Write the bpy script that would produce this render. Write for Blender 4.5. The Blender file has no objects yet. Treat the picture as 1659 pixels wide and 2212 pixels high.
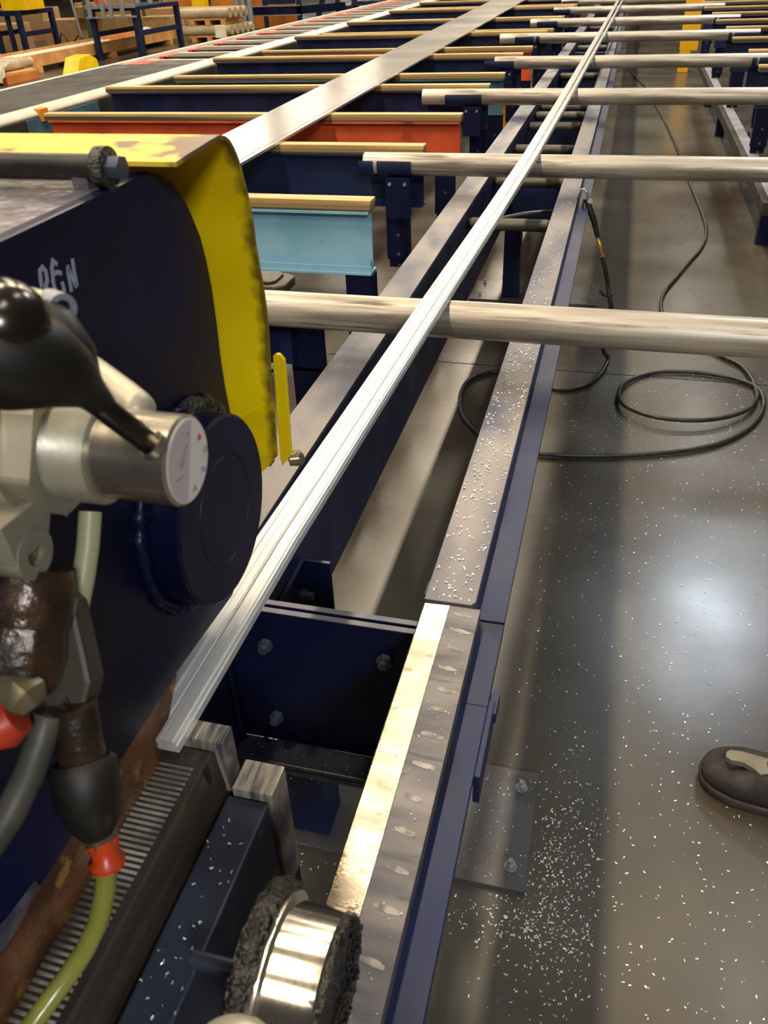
import bpy, math, random
from math import sin, cos, pi, radians
from mathutils import Vector, Matrix
random.seed(7)
scene = bpy.context.scene
COL = scene.collection

# ------------------------------------------------------------------ camera
W, H, F = 1659.0, 2212.0, 1765.2
YAW, PIT, ROL = -0.27903314, -0.59921879, -0.04447147
CAM = Vector((0, 0, 1.6))
D = Vector((sin(YAW)*cos(PIT), cos(YAW)*cos(PIT), sin(PIT)))
R0 = Vector((cos(YAW), -sin(YAW), 0)); U0 = R0.cross(D)
RX = R0*cos(ROL) + U0*sin(ROL); UY = U0*cos(ROL) - R0*sin(ROL)
cam = bpy.data.cameras.new('camera'); camo = bpy.data.objects.new('camera', cam); COL.objects.link(camo)
m = Matrix.Identity(4)
for i in range(3):
    m[i][0] = RX[i]; m[i][1] = UY[i]; m[i][2] = -D[i]; m[i][3] = CAM[i]
camo.matrix_world = m
cam.sensor_fit = 'VERTICAL'; cam.sensor_height = 36.0; cam.sensor_width = 27.0
cam.lens = F*36.0/H; cam.clip_start = 0.02; cam.clip_end = 300
cam.dof.use_dof = True; cam.dof.focus_distance = 2.0; cam.dof.aperture_fstop = 12.0
scene.camera = camo

# ------------------------------------------------------------------ light
world = bpy.data.worlds.new('world'); scene.world = world; world.use_nodes = True
world.node_tree.nodes['Background'].inputs[0].default_value = (1.0, 0.92, 0.82, 1)
world.node_tree.nodes['Background'].inputs[1].default_value = 0.05
scene.view_settings.view_transform = 'Standard'; scene.view_settings.look = 'None'
scene.view_settings.gamma = 1.0; scene.view_settings.use_curve_mapping = False
scene.view_settings.exposure = 0.0

def lamp(x, y, z, sx, sy, power, col):
    l = bpy.data.lights.new('bay_or_fill_light', 'AREA'); l.shape = 'RECTANGLE'
    l.size = sx; l.size_y = sy; l.energy = power; l.color = col
    o = bpy.data.objects.new('bay_or_fill_light', l); o.location = (x, y, z); COL.objects.link(o)
    return o
WARM = (1.0, 0.85, 0.64); COOL = (0.80, 0.90, 1.0)
for yy in (-4.1, 0.0, 4.1, 8.2, 12.3, 16.4, 21.0):
    lamp(-2.08, yy, 7.0, 0.35, 2.4, 265, WARM)
for yy, pw in ((-0.5, 45), (4.6, 45), (15.8, 60), (22.0, 60)):
    lamp(2.1, yy, 7.0, 0.45, 1.7, pw, (1.0, 0.94, 0.84))
lamp(3.4, -5.5, 5.4, 1.8, 1.8, 620, (0.90, 0.95, 1.0))  # unseen fill lamp, added to brighten the inside of the yellow guard
lamp(2.12, 10.1, 7.0, 1.1, 2.0, 300, COOL)
for yy in (10.2, 16.3, 23.5, 31.0):
    lamp(-3.9, yy, 7.0, 0.6, 1.6, 120, WARM)
for xx, yy in ((-16.3, 36.5), (-16.6, 46.0), (-17.4, 60.0)):
    lamp(xx, yy, 7.0, 2.4, 1.6, 420, (1.0, 0.93, 0.8))
for yy in (2.0, 9.0, 16.0, 24.0):
    lamp(-7.5, yy, 7.5, 0.6, 2.4, 200, WARM)
for yy in (12.0, 22.0):
    lamp(-13.0, yy, 7.5, 0.8, 2.4, 420, WARM)

# ------------------------------------------------------------------ helpers
def ray(px, py): return D + RX*((px-W/2)/F) - UY*((py-H/2)/F)
def at_d(px, py, w): return CAM + ray(px, py)*w
def at_z(px, py, z):
    v = ray(px, py); return CAM + v*((z-CAM.z)/v.z)
def at_x(px, py, x):
    v = ray(px, py); return CAM + v*((x-CAM.x)/v.x)
def at_y(px, py, y):
    v = ray(px, py); return CAM + v*((y-CAM.y)/v.y)

class MB:
    def __init__(s): s.v = []; s.f = []; s.sm = []
    def add(s, vs, fs, smooth=False):
        n = len(s.v); s.v += [Vector(p) for p in vs]
        for f in fs: s.f.append([i+n for i in f]); s.sm.append(smooth)
        return s
    def box(s, x0, x1, y0, y1, z0, z1):
        v = [(x, y, z) for z in (z0, z1) for y in (y0, y1) for x in (x0, x1)]
        return s.add(v, [(0,2,3,1), (4,5,7,6), (0,1,5,4), (2,6,7,3), (0,4,6,2), (1,3,7,5)])
    def obox(s, c, ax, ay, az):
        c, ax, ay, az = map(Vector, (c, ax, ay, az))
        v = [c + ax*i + ay*j + az*k for k in (-1, 1) for j in (-1, 1) for i in (-1, 1)]
        return s.add(v, [(0,2,3,1), (4,5,7,6), (0,1,5,4), (2,6,7,3), (0,4,6,2), (1,3,7,5)])
    def prism(s, pts, t):
        t = Vector(t); n = len(pts); v = [Vector(p) for p in pts]
        v2 = [p + t for p in v]
        fs = [tuple(range(n)), tuple(range(2*n-1, n-1, -1))]
        for i in range(n):
            j = (i+1) % n; fs.append((i, i+n, j+n, j))
        return s.add(v+v2, fs)
    def tube(s, path, rs, n=16, caps=True, ring0=None):
        path = [Vector(p) for p in path]
        if not hasattr(rs, '__len__'): rs = [rs]*len(path)
        vs = []; fs = []
        t = (path[1]-path[0]).normalized()
        a = t.orthogonal().normalized() if ring0 is None else Vector(ring0)
        frames = []
        for i, p in enumerate(path):
            if i == 0: t = (path[1]-path[0]).normalized()
            elif i == len(path)-1: t = (path[-1]-path[-2]).normalized()
            else: t = ((path[i+1]-p).normalized() + (p-path[i-1]).normalized()).normalized()
            a = (a - t*a.dot(t)).normalized(); b = t.cross(a); frames.append((a.copy(), b))
            for k in range(n):
                an = 2*pi*k/n; vs.append(p + (a*cos(an) + b*sin(an))*rs[i])
        for i in range(len(path)-1):
            for k in range(n):
                k2 = (k+1) % n; fs.append((i*n+k, i*n+k2, (i+1)*n+k2, (i+1)*n+k))
        s.add(vs, fs, True)
        if caps:
            s.add(vs[:n], [tuple(range(n-1, -1, -1))]); s.add(vs[-n:], [tuple(range(n))])
        return s
    def cyl(s, p0, p1, r, n=24, r1=None): return s.tube([p0, p1], [r, r if r1 is None else r1], n)
    def lathe(s, p0, axis, prof, n=40):
        axis = Vector(axis).normalized(); p0 = Vector(p0)
        a = axis.orthogonal().normalized(); b = axis.cross(a)
        for i in range(len(prof)-1):
            vs = []
            for (d, r) in prof[i:i+2]:
                for k in range(n):
                    an = 2*pi*k/n; vs.append(p0 + axis*d + (a*cos(an)+b*sin(an))*max(r, 1e-5))
            s.add(vs, [(k, (k+1) % n, n+(k+1) % n, n+k) for k in range(n)], True)
        return s
    def pipe(s, p0, p1, ro, ri, n=32):
        d = Vector(p1)-Vector(p0); L = d.length
        return s.lathe(p0, d, [(0, ri), (0, ro), (L, ro), (L, ri), (0, ri)], n)
    def ball(s, c, r, n=20, sc=(1, 1, 1)):
        c = Vector(c); vs = []; fs = []; mm = n//2
        for i in range(mm+1):
            th = pi*i/mm
            for k in range(n):
                ph = 2*pi*k/n
                vs.append(c + Vector((r*sc[0]*sin(th)*cos(ph), r*sc[1]*sin(th)*sin(ph), r*sc[2]*cos(th))))
        for i in range(mm):
            for k in range(n):
                k2 = (k+1) % n; fs.append((i*n+k, (i+1)*n+k, (i+1)*n+k2, i*n+k2))
        return s.add(vs, fs, True)
    def hexnut(s, c, axis, r, h):
        return s.tube([Vector(c), Vector(c)+Vector(axis).normalized()*h], r, 6).flat()
    def flat(s):
        for i in range(len(s.sm)-8, len(s.sm)): s.sm[i] = False
        return s
    def ribbon(s, pts, nrm, w, t=0.0006):
        nrm = Vector(nrm).normalized(); pts = [Vector(p) for p in pts]
        for i in range(len(pts)-1):
            d = (pts[i+1]-pts[i]); L = d.length
            if L < 1e-6: continue
            d = d/L; sd = nrm.cross(d)
            s.obox((pts[i]+pts[i+1])/2 + nrm*t*(0.5+0.2*(i % 3)), d*(L/2+w*0.35), sd*w/2, nrm*t/2)
        return s
    def build(s, name, mat, parent=None, bevel=0, seg=2, origin=None):
        if parent is not None and origin is None: off = wloc(parent)
        elif origin is not None: off = Vector(origin)
        else:
            xs = [p.x for p in s.v]; ys = [p.y for p in s.v]; zs = [p.z for p in s.v]
            off = Vector(((min(xs)+max(xs))/2, (min(ys)+max(ys))/2, min(zs)))
        me = bpy.data.meshes.new(name)
        me.from_pydata([tuple(p-off) for p in s.v], [], s.f)
        for p, q in zip(me.polygons, s.sm): p.use_smooth = q
        me.update()
        o = bpy.data.objects.new(name, me); COL.objects.link(o)
        if parent is not None:
            o.parent = parent; o.location = off - wloc(parent)
        else: o.location = off
        o['_w'] = list(off)
        if mat is not None: me.materials.append(mat)
        import bmesh
        bm = bmesh.new(); bm.from_mesh(me)
        if s.weld: bmesh.ops.remove_doubles(bm, verts=bm.verts, dist=1e-6)
        bmesh.ops.recalc_face_normals(bm, faces=bm.faces); bm.to_mesh(me); bm.free()
        if bevel:
            md = o.modifiers.new('bevel', 'BEVEL'); md.width = bevel; md.segments = seg
            md.limit_method = 'ANGLE'; md.angle_limit = radians(35)
        return o
    weld = False
def wloc(o): return Vector(o['_w'])
def tag(o, label, cat, group=None, kind=None):
    o['label'] = label; o['category'] = cat
    if group: o['group'] = group
    if kind: o['kind'] = kind
    return o
def empty(name, loc, label, cat, group=None):
    o = bpy.data.objects.new(name, None); COL.objects.link(o); o.location = loc; o['_w'] = list(loc)
    o.empty_display_size = 0.05
    return tag(o, label, cat, group)
def copy_tree(o, loc, label=None):
    c = o.copy(); COL.objects.link(c); c.location = loc; c['_w'] = list(loc)
    if label: c['label'] = label
    def rec(src, dst):
        for ch in list(src.children):
            if ch.name not in ORIG: continue
            k = ch.copy(); COL.objects.link(k); k.parent = dst; rec(ch, k)
    rec(o, c)
    return c
ORIG = set()
def freeze(): ORIG.clear(); ORIG.update(o.name for o in bpy.data.objects)
def struct(o): o['kind'] = 'structure'; return o

# ------------------------------------------------------------------ materials
def srgb(r, g, b):
    f = lambda c: (c/255/12.92) if c/255 <= 0.04045 else ((c/255+0.055)/1.055)**2.4
    return (f(r), f(g), f(b), 1)
def mat(name, c1, c2=None, rough=0.5, metal=0.0, scale=8.0, stretch=(1, 1, 1), lo=0.4, hi=0.6, bump=0.0,
        bscale=None, bstretch=None, rvar=0.15, c3=None, scale3=30.0, lo3=0.62, hi3=0.66, spec=0.5, trans=0, aniso=0, coat=0):
    mt = bpy.data.materials.new(name); mt.use_nodes = True
    nt = mt.node_tree; N = nt.nodes; L = nt.links; b = N['Principled BSDF']
    tc = N.new('ShaderNodeTexCoord'); mp = N.new('ShaderNodeMapping'); mp.inputs['Scale'].default_value = stretch
    L.new(tc.outputs['Object'], mp.inputs['Vector'])
    nz = N.new('ShaderNodeTexNoise'); nz.inputs['Scale'].default_value = scale; nz.inputs['Detail'].default_value = 6
    L.new(mp.outputs[0], nz.inputs['Vector'])
    rp = N.new('ShaderNodeMapRange'); rp.inputs['From Min'].default_value = lo; rp.inputs['From Max'].default_value = hi
    L.new(nz.outputs['Fac'], rp.inputs['Value'])
    out = None
    if c2 is not None:
        mx = N.new('ShaderNodeMix'); mx.data_type = 'RGBA'; mx.inputs['A'].default_value = c1; mx.inputs['B'].default_value = c2
        L.new(rp.outputs[0], mx.inputs['Factor']); out = mx.outputs['Result']
    if c3 is not None:
        n3 = N.new('ShaderNodeTexNoise'); n3.inputs['Scale'].default_value = scale3; n3.inputs['Detail'].default_value = 5
        L.new(mp.outputs[0], n3.inputs['Vector'])
        r3 = N.new('ShaderNodeMapRange'); r3.inputs['From Min'].default_value = lo3; r3.inputs['From Max'].default_value = hi3
        L.new(n3.outputs['Fac'], r3.inputs['Value'])
        m3 = N.new('ShaderNodeMix'); m3.data_type = 'RGBA'; m3.inputs['B'].default_value = c3
        if out is not None: L.new(out, m3.inputs['A'])
        else: m3.inputs['A'].default_value = c1
        L.new(r3.outputs[0], m3.inputs['Factor']); out = m3.outputs['Result']
    if out is not None: L.new(out, b.inputs['Base Color'])
    else: b.inputs['Base Color'].default_value = c1
    rr = N.new('ShaderNodeMapRange'); rr.inputs['To Min'].default_value = max(0.02, rough-rvar); rr.inputs['To Max'].default_value = min(1, rough+rvar)
    rr.inputs['From Min'].default_value = 0.3; rr.inputs['From Max'].default_value = 0.7
    L.new(nz.outputs['Fac'], rr.inputs['Value']); L.new(rr.outputs[0], b.inputs['Roughness'])
    b.inputs['Metallic'].default_value = metal; b.inputs['Specular IOR Level'].default_value = spec
    if trans: b.inputs['Transmission Weight'].default_value = trans
    if aniso: b.inputs['Anisotropic'].default_value = aniso
    if coat: b.inputs['Coat Weight'].default_value = coat; b.inputs['Coat Roughness'].default_value = 0.1
    if bump:
        nb = N.new('ShaderNodeTexNoise'); nb.inputs['Scale'].default_value = bscale or scale*3; nb.inputs['Detail'].default_value = 4
        mp2 = N.new('ShaderNodeMapping'); mp2.inputs['Scale'].default_value = bstretch or stretch
        L.new(tc.outputs['Object'], mp2.inputs['Vector']); L.new(mp2.outputs[0], nb.inputs['Vector'])
        bp = N.new('ShaderNodeBump'); bp.inputs['Strength'].default_value = bump; bp.inputs['Distance'].default_value = 0.01
        L.new(nb.outputs['Fac'], bp.inputs['Height']); L.new(bp.outputs[0], b.inputs['Normal'])
    return mt
M = {}
M['floor'] = mat('floor_concrete', srgb(72, 67, 58), srgb(88, 82, 71), rough=0.27, scale=1.6, lo=0.35, hi=0.65, rvar=0.06, c3=srgb(54, 45, 33), scale3=0.9, lo3=0.5, hi3=0.72, spec=0.5, bump=0.02, bscale=30)
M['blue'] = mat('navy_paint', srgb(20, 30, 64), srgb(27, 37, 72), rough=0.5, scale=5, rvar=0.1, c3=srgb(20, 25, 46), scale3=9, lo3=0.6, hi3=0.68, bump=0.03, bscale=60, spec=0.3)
M['bluedark'] = mat('shaded_navy_paint', srgb(9, 16, 44), srgb(12, 20, 52), rough=0.5, scale=5, rvar=0.1, spec=0.2)  # navy darkened to paint in the shadow on the cross plates; other parts share it
M['hblue'] = mat('housing_navy_paint', srgb(9, 13, 42), srgb(13, 18, 58), rough=0.42, scale=7, lo=0.45, hi=0.6, rvar=0.1, c3=srgb(34, 36, 54), scale3=22, lo3=0.70, hi3=0.74, bump=0.02, spec=0.28)
M['wear'] = mat('worn_steel_top', srgb(114, 108, 106), srgb(88, 88, 98), rough=0.5, metal=0.3, scale=3.0, stretch=(2.5, 0.9, 1), lo=0.42, hi=0.62, rvar=0.1, c3=srgb(46, 52, 80), scale3=2.2, lo3=0.55, hi3=0.70, bump=0.02, bscale=80)
M['wearnear'] = mat('polished_wear_strip', srgb(150, 138, 120), srgb(126, 116, 102), rough=0.27, metal=0.8, scale=6, stretch=(3, 5, 1), lo=0.4, hi=0.65, rvar=0.08, c3=srgb(100, 88, 74), scale3=14, lo3=0.6, hi3=0.7, bump=0.04, bscale=70)
M['weargrey'] = mat('dull_wear_strip', srgb(112, 106, 104), srgb(96, 92, 94), rough=0.6, metal=0.25, scale=6, stretch=(1, 5, 1), c3=srgb(84, 80, 80), scale3=9, lo3=0.6, hi3=0.66, bump=0.03, bscale=60)
M['tube'] = mat('scuffed_tube', srgb(196, 187, 172), srgb(134, 125, 112), rough=0.42, metal=0.42, scale=4, stretch=(0.5, 9, 9), lo=0.42, hi=0.64, rvar=0.12, c3=srgb(84, 76, 66), scale3=6, lo3=0.58, hi3=0.70, bump=0.06, bscale=8, bstretch=(0.4, 12, 12))
M['roller'] = mat('grimy_roller', srgb(96, 90, 76), srgb(58, 56, 50), rough=0.6, metal=0.2, scale=8, stretch=(0.6, 5, 5))
M['alu'] = mat('extruded_aluminium', srgb(240, 238, 234), srgb(216, 213, 208), rough=0.27, metal=0.42, scale=3, stretch=(40, 0.3, 12), rvar=0.05)
M['aluflat'] = mat('flat_aluminium', srgb(236, 230, 222), srgb(220, 214, 206), rough=0.2, metal=0.6, scale=1.2, stretch=(1, 1, 1), rvar=0.05)
M['wood'] = mat('wood_strip', srgb(206, 174, 112), srgb(184, 148, 90), rough=0.6, scale=5, stretch=(0.6, 8, 8), c3=srgb(120, 104, 72), scale3=3, lo3=0.6, hi3=0.72, bump=0.05)
M['woodside'] = mat('wood_laminate_edge', srgb(150, 128, 84), srgb(78, 68, 50), rough=0.75, scale=1.2, stretch=(0.3, 1, 60), lo=0.45, hi=0.58)
M['teal'] = mat('teal_paint', srgb(146, 192, 212), srgb(124, 176, 198), rough=0.5, scale=6, c3=srgb(80, 112, 126), scale3=12, lo3=0.64, hi3=0.7)
M['tealdk'] = mat('dull_teal_paint', srgb(72, 108, 118), srgb(54, 84, 94), rough=0.5, scale=6)
M['red'] = mat('orange_red_paint', srgb(228, 98, 50), srgb(206, 76, 38), rough=0.5, scale=4, c3=srgb(120, 46, 30), scale3=6, lo3=0.62, hi3=0.7)
M['yellow'] = mat('yellow_paint', srgb(250, 214, 6), srgb(240, 198, 8), rough=0.4, scale=5, c3=srgb(150, 120, 24), scale3=16, lo3=0.7, hi3=0.78)
def grime_guard():
    mt = M['yellow'].copy(); mt.name = 'guard_yellow_with_edge_grime'; nt = mt.node_tree; N = nt.nodes; L = nt.links; b = N['Principled BSDF']
    src = b.inputs['Base Color'].links[0].from_socket
    ge = N.new('ShaderNodeNewGeometry'); sx = N.new('ShaderNodeSeparateXYZ'); L.new(ge.outputs['Position'], sx.inputs[0])
    nz = N.new('ShaderNodeTexNoise'); nz.inputs['Scale'].default_value = 60; nz.inputs['Detail'].default_value = 8; L.new(ge.outputs['Position'], nz.inputs['Vector'])
    n2 = N.new('ShaderNodeTexNoise'); n2.inputs['Scale'].default_value = 9; L.new(ge.outputs['Position'], n2.inputs['Vector'])
    mr = N.new('ShaderNodeMapRange'); mr.inputs['From Min'].default_value = -0.383; mr.inputs['From Max'].default_value = -0.362; L.new(sx.outputs['X'], mr.inputs['Value'])
    ad = N.new('ShaderNodeMath'); ad.operation = 'ADD'; L.new(mr.outputs[0], ad.inputs[0]); L.new(nz.outputs['Fac'], ad.inputs[1])
    a2 = N.new('ShaderNodeMath'); a2.operation = 'ADD'; L.new(ad.outputs[0], a2.inputs[0]); L.new(n2.outputs['Fac'], a2.inputs[1])
    m2 = N.new('ShaderNodeMapRange'); m2.inputs['From Min'].default_value = 1.45; m2.inputs['From Max'].default_value = 2.0; m2.inputs['To Max'].default_value = 0.85; L.new(a2.outputs[0], m2.inputs['Value'])
    mx = N.new('ShaderNodeMix'); mx.data_type = 'RGBA'; mx.inputs['B'].default_value = srgb(60, 52, 22)
    L.new(src, mx.inputs['A']); L.new(m2.outputs[0], mx.inputs['Factor']); L.new(mx.outputs['Result'], b.inputs['Base Color'])
    return mt
M['guard'] = grime_guard()
M['yellowdirty'] = mat('scraped_yellow_paint', srgb(240, 206, 60), srgb(226, 190, 70), rough=0.42, scale=12, lo=0.45, hi=0.6, c3=srgb(120, 94, 62), scale3=11, lo3=0.53, hi3=0.58, bump=0.1)
M['grimeyellow'] = mat('grimy_yellow_edge', srgb(206, 172, 20), srgb(74, 64, 26), rough=0.6, scale=28, lo=0.4, hi=0.56, bump=0.3, bscale=80)
M['housetop'] = mat('greasy_casting_top', srgb(140, 132, 136), srgb(84, 80, 90), rough=0.36, metal=0.4, scale=14, lo=0.4, hi=0.6, bump=0.7, bscale=45)
M['cast'] = mat('cast_zinc', srgb(172, 166, 148), srgb(152, 146, 128), rough=0.42, metal=0.35, scale=10, bump=0.05, bscale=60)
M['chrome'] = mat('brushed_nickel', srgb(206, 196, 178), srgb(190, 180, 160), rough=0.26, metal=0.9, scale=10, rvar=0.04)
M['darkchrome'] = mat('dark_polished_steel', srgb(84, 78, 72), srgb(60, 56, 52), rough=0.22, metal=0.9, rvar=0.05)
M['black'] = mat('black_rubber', srgb(22, 20, 16), srgb(34, 30, 24), rough=0.5, scale=12)
M['grease'] = mat('black_grease', srgb(30, 28, 24), srgb(58, 54, 46), rough=0.3, scale=40, lo=0.45, hi=0.6, bump=1.0, bscale=150)
M['oily'] = mat('oily_brown_fitting', srgb(76, 54, 38), srgb(44, 36, 28), rough=0.3, metal=0.3, scale=24, bump=0.35, bscale=50)
M['olive'] = mat('olive_grimy_plate', srgb(64, 56, 40), srgb(52, 46, 34), rough=0.5, scale=14)
M['brass'] = mat('dull_brass', srgb(132, 122, 92), srgb(98, 90, 66), rough=0.35, metal=0.5, scale=20)
M['brassgold'] = mat('bright_brass', srgb(226, 176, 84), rough=0.3, metal=0.7)
M['orange'] = mat('orange_plastic', srgb(214, 70, 24), srgb(180, 54, 20), rough=0.4, scale=30)
M['palehose'] = mat('pale_plastic_hose', srgb(176, 174, 132), rough=0.4)
M['greenhose'] = mat('translucent_hose', srgb(188, 186, 90), srgb(150, 150, 62), rough=0.25, trans=0.35, scale=6)
M['greyhose'] = mat('grey_grimy_hose', srgb(90, 86, 74), srgb(64, 62, 54), rough=0.5, scale=20)
M['rust'] = mat('rusty_plate', srgb(126, 80, 42), srgb(78, 46, 28), rough=0.5, metal=0.2, scale=14, lo=0.4, hi=0.6, c3=srgb(168, 126, 62), scale3=34, lo3=0.6, hi3=0.68, bump=0.35, bscale=60)
M['jaw'] = mat('dark_tool_steel', srgb(84, 76, 66), srgb(64, 56, 48), rough=0.38, metal=0.35, scale=5, stretch=(8, 1, 8), c3=srgb(58, 46, 36), scale3=6, lo3=0.6, hi3=0.7)
M['teeth'] = mat('jaw_teeth_steel', srgb(176, 170, 158), srgb(110, 104, 96), rough=0.35, metal=0.35, scale=20)
M['ground'] = mat('ground_steel', srgb(206, 192, 170), srgb(104, 98, 102), rough=0.34, metal=0.45, scale=12, stretch=(14, 1.5, 1), lo=0.4, hi=0.62, bump=0.05, bscale=20, bstretch=(25, 2, 1))
M['bluesteel'] = mat('blue_black_steel', srgb(72, 76, 92), srgb(56, 60, 74), rough=0.4, metal=0.35, scale=6, c3=srgb(112, 108, 108), scale3=14, lo3=0.64, hi3=0.7)
M['polished'] = mat('polished_steel', srgb(176, 170, 158), srgb(158, 152, 142), rough=0.16, metal=0.95, scale=6, stretch=(30, 1, 1), rvar=0.04)
M['bolt'] = mat('zinc_bolt', srgb(186, 186, 184), srgb(140, 142, 146), rough=0.3, metal=0.5, scale=60)
M['darkbolt'] = mat('painted_bolt', srgb(80, 84, 104), rough=0.35, metal=0.4)
M['baseplate'] = mat('grey_base_plate', srgb(108, 103, 96), srgb(84, 84, 88), rough=0.3, metal=0.3, scale=4, c3=srgb(60, 62, 74), scale3=3, lo3=0.52, hi3=0.7)
M['chip'] = mat('aluminium_chip', srgb(240, 238, 232), rough=0.4, metal=0.4)
M['blackhose'] = mat('black_air_hose', srgb(38, 38, 36), srgb(52, 52, 48), rough=0.42, scale=30)
M['belt'] = mat('black_belt', srgb(52, 47, 42), srgb(44, 40, 36), rough=0.7, scale=4)
M['white'] = mat('white_edge_plastic', srgb(236, 228, 208), srgb(220, 210, 188), rough=0.5, scale=5)
M['beltred'] = mat('red_belt_block', srgb(206, 74, 56), rough=0.6)
M['slatgrey'] = mat('dark_slat', srgb(74, 62, 56), srgb(60, 50, 44), rough=0.6, scale=4)
M['shoe'] = mat('dark_suede', srgb(46, 38, 34), srgb(34, 28, 26), rough=0.8, scale=20)
M['shoesole'] = mat('brown_rubber_sole', srgb(66, 52, 46), srgb(50, 40, 36), rough=0.7, scale=20)
M['shoetoe'] = mat('olive_toe_cap', srgb(108, 102, 82), rough=0.6)
M['carton'] = mat('cardboard', srgb(190, 158, 110), srgb(176, 142, 96), rough=0.8, scale=2)
M['timber'] = mat('pallet_timber', srgb(222, 166, 104), srgb(200, 142, 84), rough=0.7, scale=3)
M['orangewood'] = mat('orange_board', srgb(206, 130, 48), srgb(184, 108, 38), rough=0.6, scale=1.5)
M['stackroll'] = mat('pale_rollers', srgb(196, 180, 146), srgb(170, 156, 128), rough=0.5, scale=4)
M['bluecap'] = mat('blue_end_cap', srgb(34, 100, 150), rough=0.4)
M['plastic'] = mat('clear_wrap', srgb(222, 210, 196), rough=0.25, trans=0.3)
M['green'] = mat('green_machine_paint', srgb(60, 84, 60), rough=0.5)
M['greysteel'] = mat('grey_steel', srgb(150, 150, 158), rough=0.45, metal=0.3)
M['wall'] = mat('warehouse_wall', srgb(150, 128, 98), srgb(120, 100, 76), rough=0.8, scale=0.4)
M['yellowpost'] = mat('yellow_post_paint', srgb(232, 170, 10), rough=0.45)
M['label'] = mat('white_dial', srgb(226, 218, 208), rough=0.6)
M['labelpink'] = mat('dial_pink_sector', srgb(196, 180, 180), rough=0.6)
M['ink'] = mat('grey_ink', srgb(130, 124, 124), rough=0.7)
M['redink'] = mat('red_ink', srgb(200, 70, 84), rough=0.7)
M['paintmark'] = mat('pale_marker', srgb(150, 156, 176), rough=0.7)
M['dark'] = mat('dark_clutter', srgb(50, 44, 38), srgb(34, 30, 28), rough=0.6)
M['holedark'] = mat('hole_shadow_steel', srgb(10, 12, 24), rough=0.8)

# grimy right edge is a part of its own on the guard; base plates etc. share M['baseplate']

# ------------------------------------------------------------------ setting
struct(MB().box(-45, 16, -9, 75, -0.1, 0).build('floor', M['floor']))
struct(MB().box(-45, 16, 75, 75.2, 0, 9).build('wall_back', M['wall']))
struct(MB().box(-45.2, -45, -9, 75, 0, 9).build('wall_left', M['wall']))
struct(MB().box(-6, 12, 3.518, 3.523, -0.001, 0.0012).build('trim_1', M['holedark']))

# ------------------------------------------------------------------ rail frame
YF = 26.0
rail = empty('rail_frame', (-0.36, 0.95, 0), 'long navy steel rail frame with grey worn tops on bolted floor plates', 'frame')
# right side
MB().box(-0.215, -0.087, 0.947, YF, 0.738, 0.746).box(-0.215, -0.205, 0.947, YF, 0.52, 0.738).build('right_rail', M['blue'], rail, 0.001)
MB().prism([(-0.214, 0.952, 0.746), (-0.14, 0.952, 0.746), (-0.134, 0.96, 0.746), (-0.134, YF, 0.746), (-0.214, YF, 0.746)], (0, 0, 0.022)).build('wear_plate', M['wear'], rail, 0.001)['label'] = 'grey worn top plate with bluish patches'
# left side: deep beam, web with slotted holes
lb = MB().box(-0.634, -0.538, 0.93, YF, 0.752, 0.764).box(-0.634, -0.622, 0.93, YF, 0.40, 0.752).box(-0.55, -0.538, 0.93, YF, 0.40, 0.752)
lb.build('left_beam', M['blue'], rail, 0.001)
MB().box(-0.633, -0.5395, 0.931, YF, 0.764, 0.770).build('beam_top', M['wear'], rail, 0.001)['label'] = 'grey scuffed top face of the left beam'
for hy in (1.469, 1.821, 2.506, 2.869, 3.581, 4.3, 5.1):
    MB().obox((-0.5375, hy, 0.722), (0.0008, 0, 0), (0, 0.011, 0), (0, 0, 0.014)).build('slot_hole', M['holedark'], rail, 0.0)
# near right section
MB().box(-0.213, -0.087, -0.3, 0.9435, 0.733, 0.745).box(-0.213, -0.203, -0.3, 0.9435, 0.52, 0.733).build('near_rail', M['blue'], rail, 0.001)
prof = [(-0.2125, 0.745), (-0.2125, 0.7665), (-0.2105, 0.7690), (-0.1712, 0.7705), (-0.1712, 0.745)]
MB().prism([(x, -0.3, z) for x, z in prof], (0, 1.2415, 0)).build('near_wear_strip', M['wearnear'], rail, 0.0004)['label'] = 'bright polished half of the near steel wear strip'
MB().box(-0.171, -0.124, -0.3, 0.9415, 0.745, 0.7705).build('near_wear_strip', M['weargrey'], rail, 0.0004)['label'] = 'dull grey half of the near wear strip, with pale smears'
M['smear'] = mat('pale_smear', srgb(136, 130, 124), srgb(104, 99, 97), rough=0.5, metal=0.3, scale=60)
for k in range(26):
    y = 0.93 - k*0.0385*(0.9+0.02*k) - random.random()*0.008; x0 = -0.163 + random.random()*0.006; x1 = -0.128 - random.random()*0.01
    if y < -0.1: break
    pts = []
    n = 9
    for i in range(n+1):
        t = i/n; pts.append((x0+(x1-x0)*t, y-0.004*t + random.uniform(-.001, .001) + 0.0022*sin(pi*t), 0.7706))
    for i in range(n, -1, -1):
        t = i/n; pts.append((x0+(x1-x0)*t, y-0.004*t - 0.0035 - random.uniform(0, .0012) - 0.0022*sin(pi*t), 0.7706))
    MB().prism(pts, (0, 0, 0.0003)).build('weld_smear', M['smear'], rail)
# side bracket on right flange
MB().prism([(-0.087, 0.80, 0.72), (-0.082, 0.815, 0.72), (-0.074, 0.806, 0.72), (-0.0745, 0.77, 0.72), (-0.087, 0.76, 0.72)], (0, 0, 0.02)).box(-0.088, -0.079, 0.66, 0.79, 0.69, 0.742).build('joint_bracket', M['blue'], rail, 0.001)
MB().box(-0.124, -0.087, 0.7745, 0.7755, 0.7448, 0.7454).build('joint_line', M['holedark'], rail)
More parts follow.
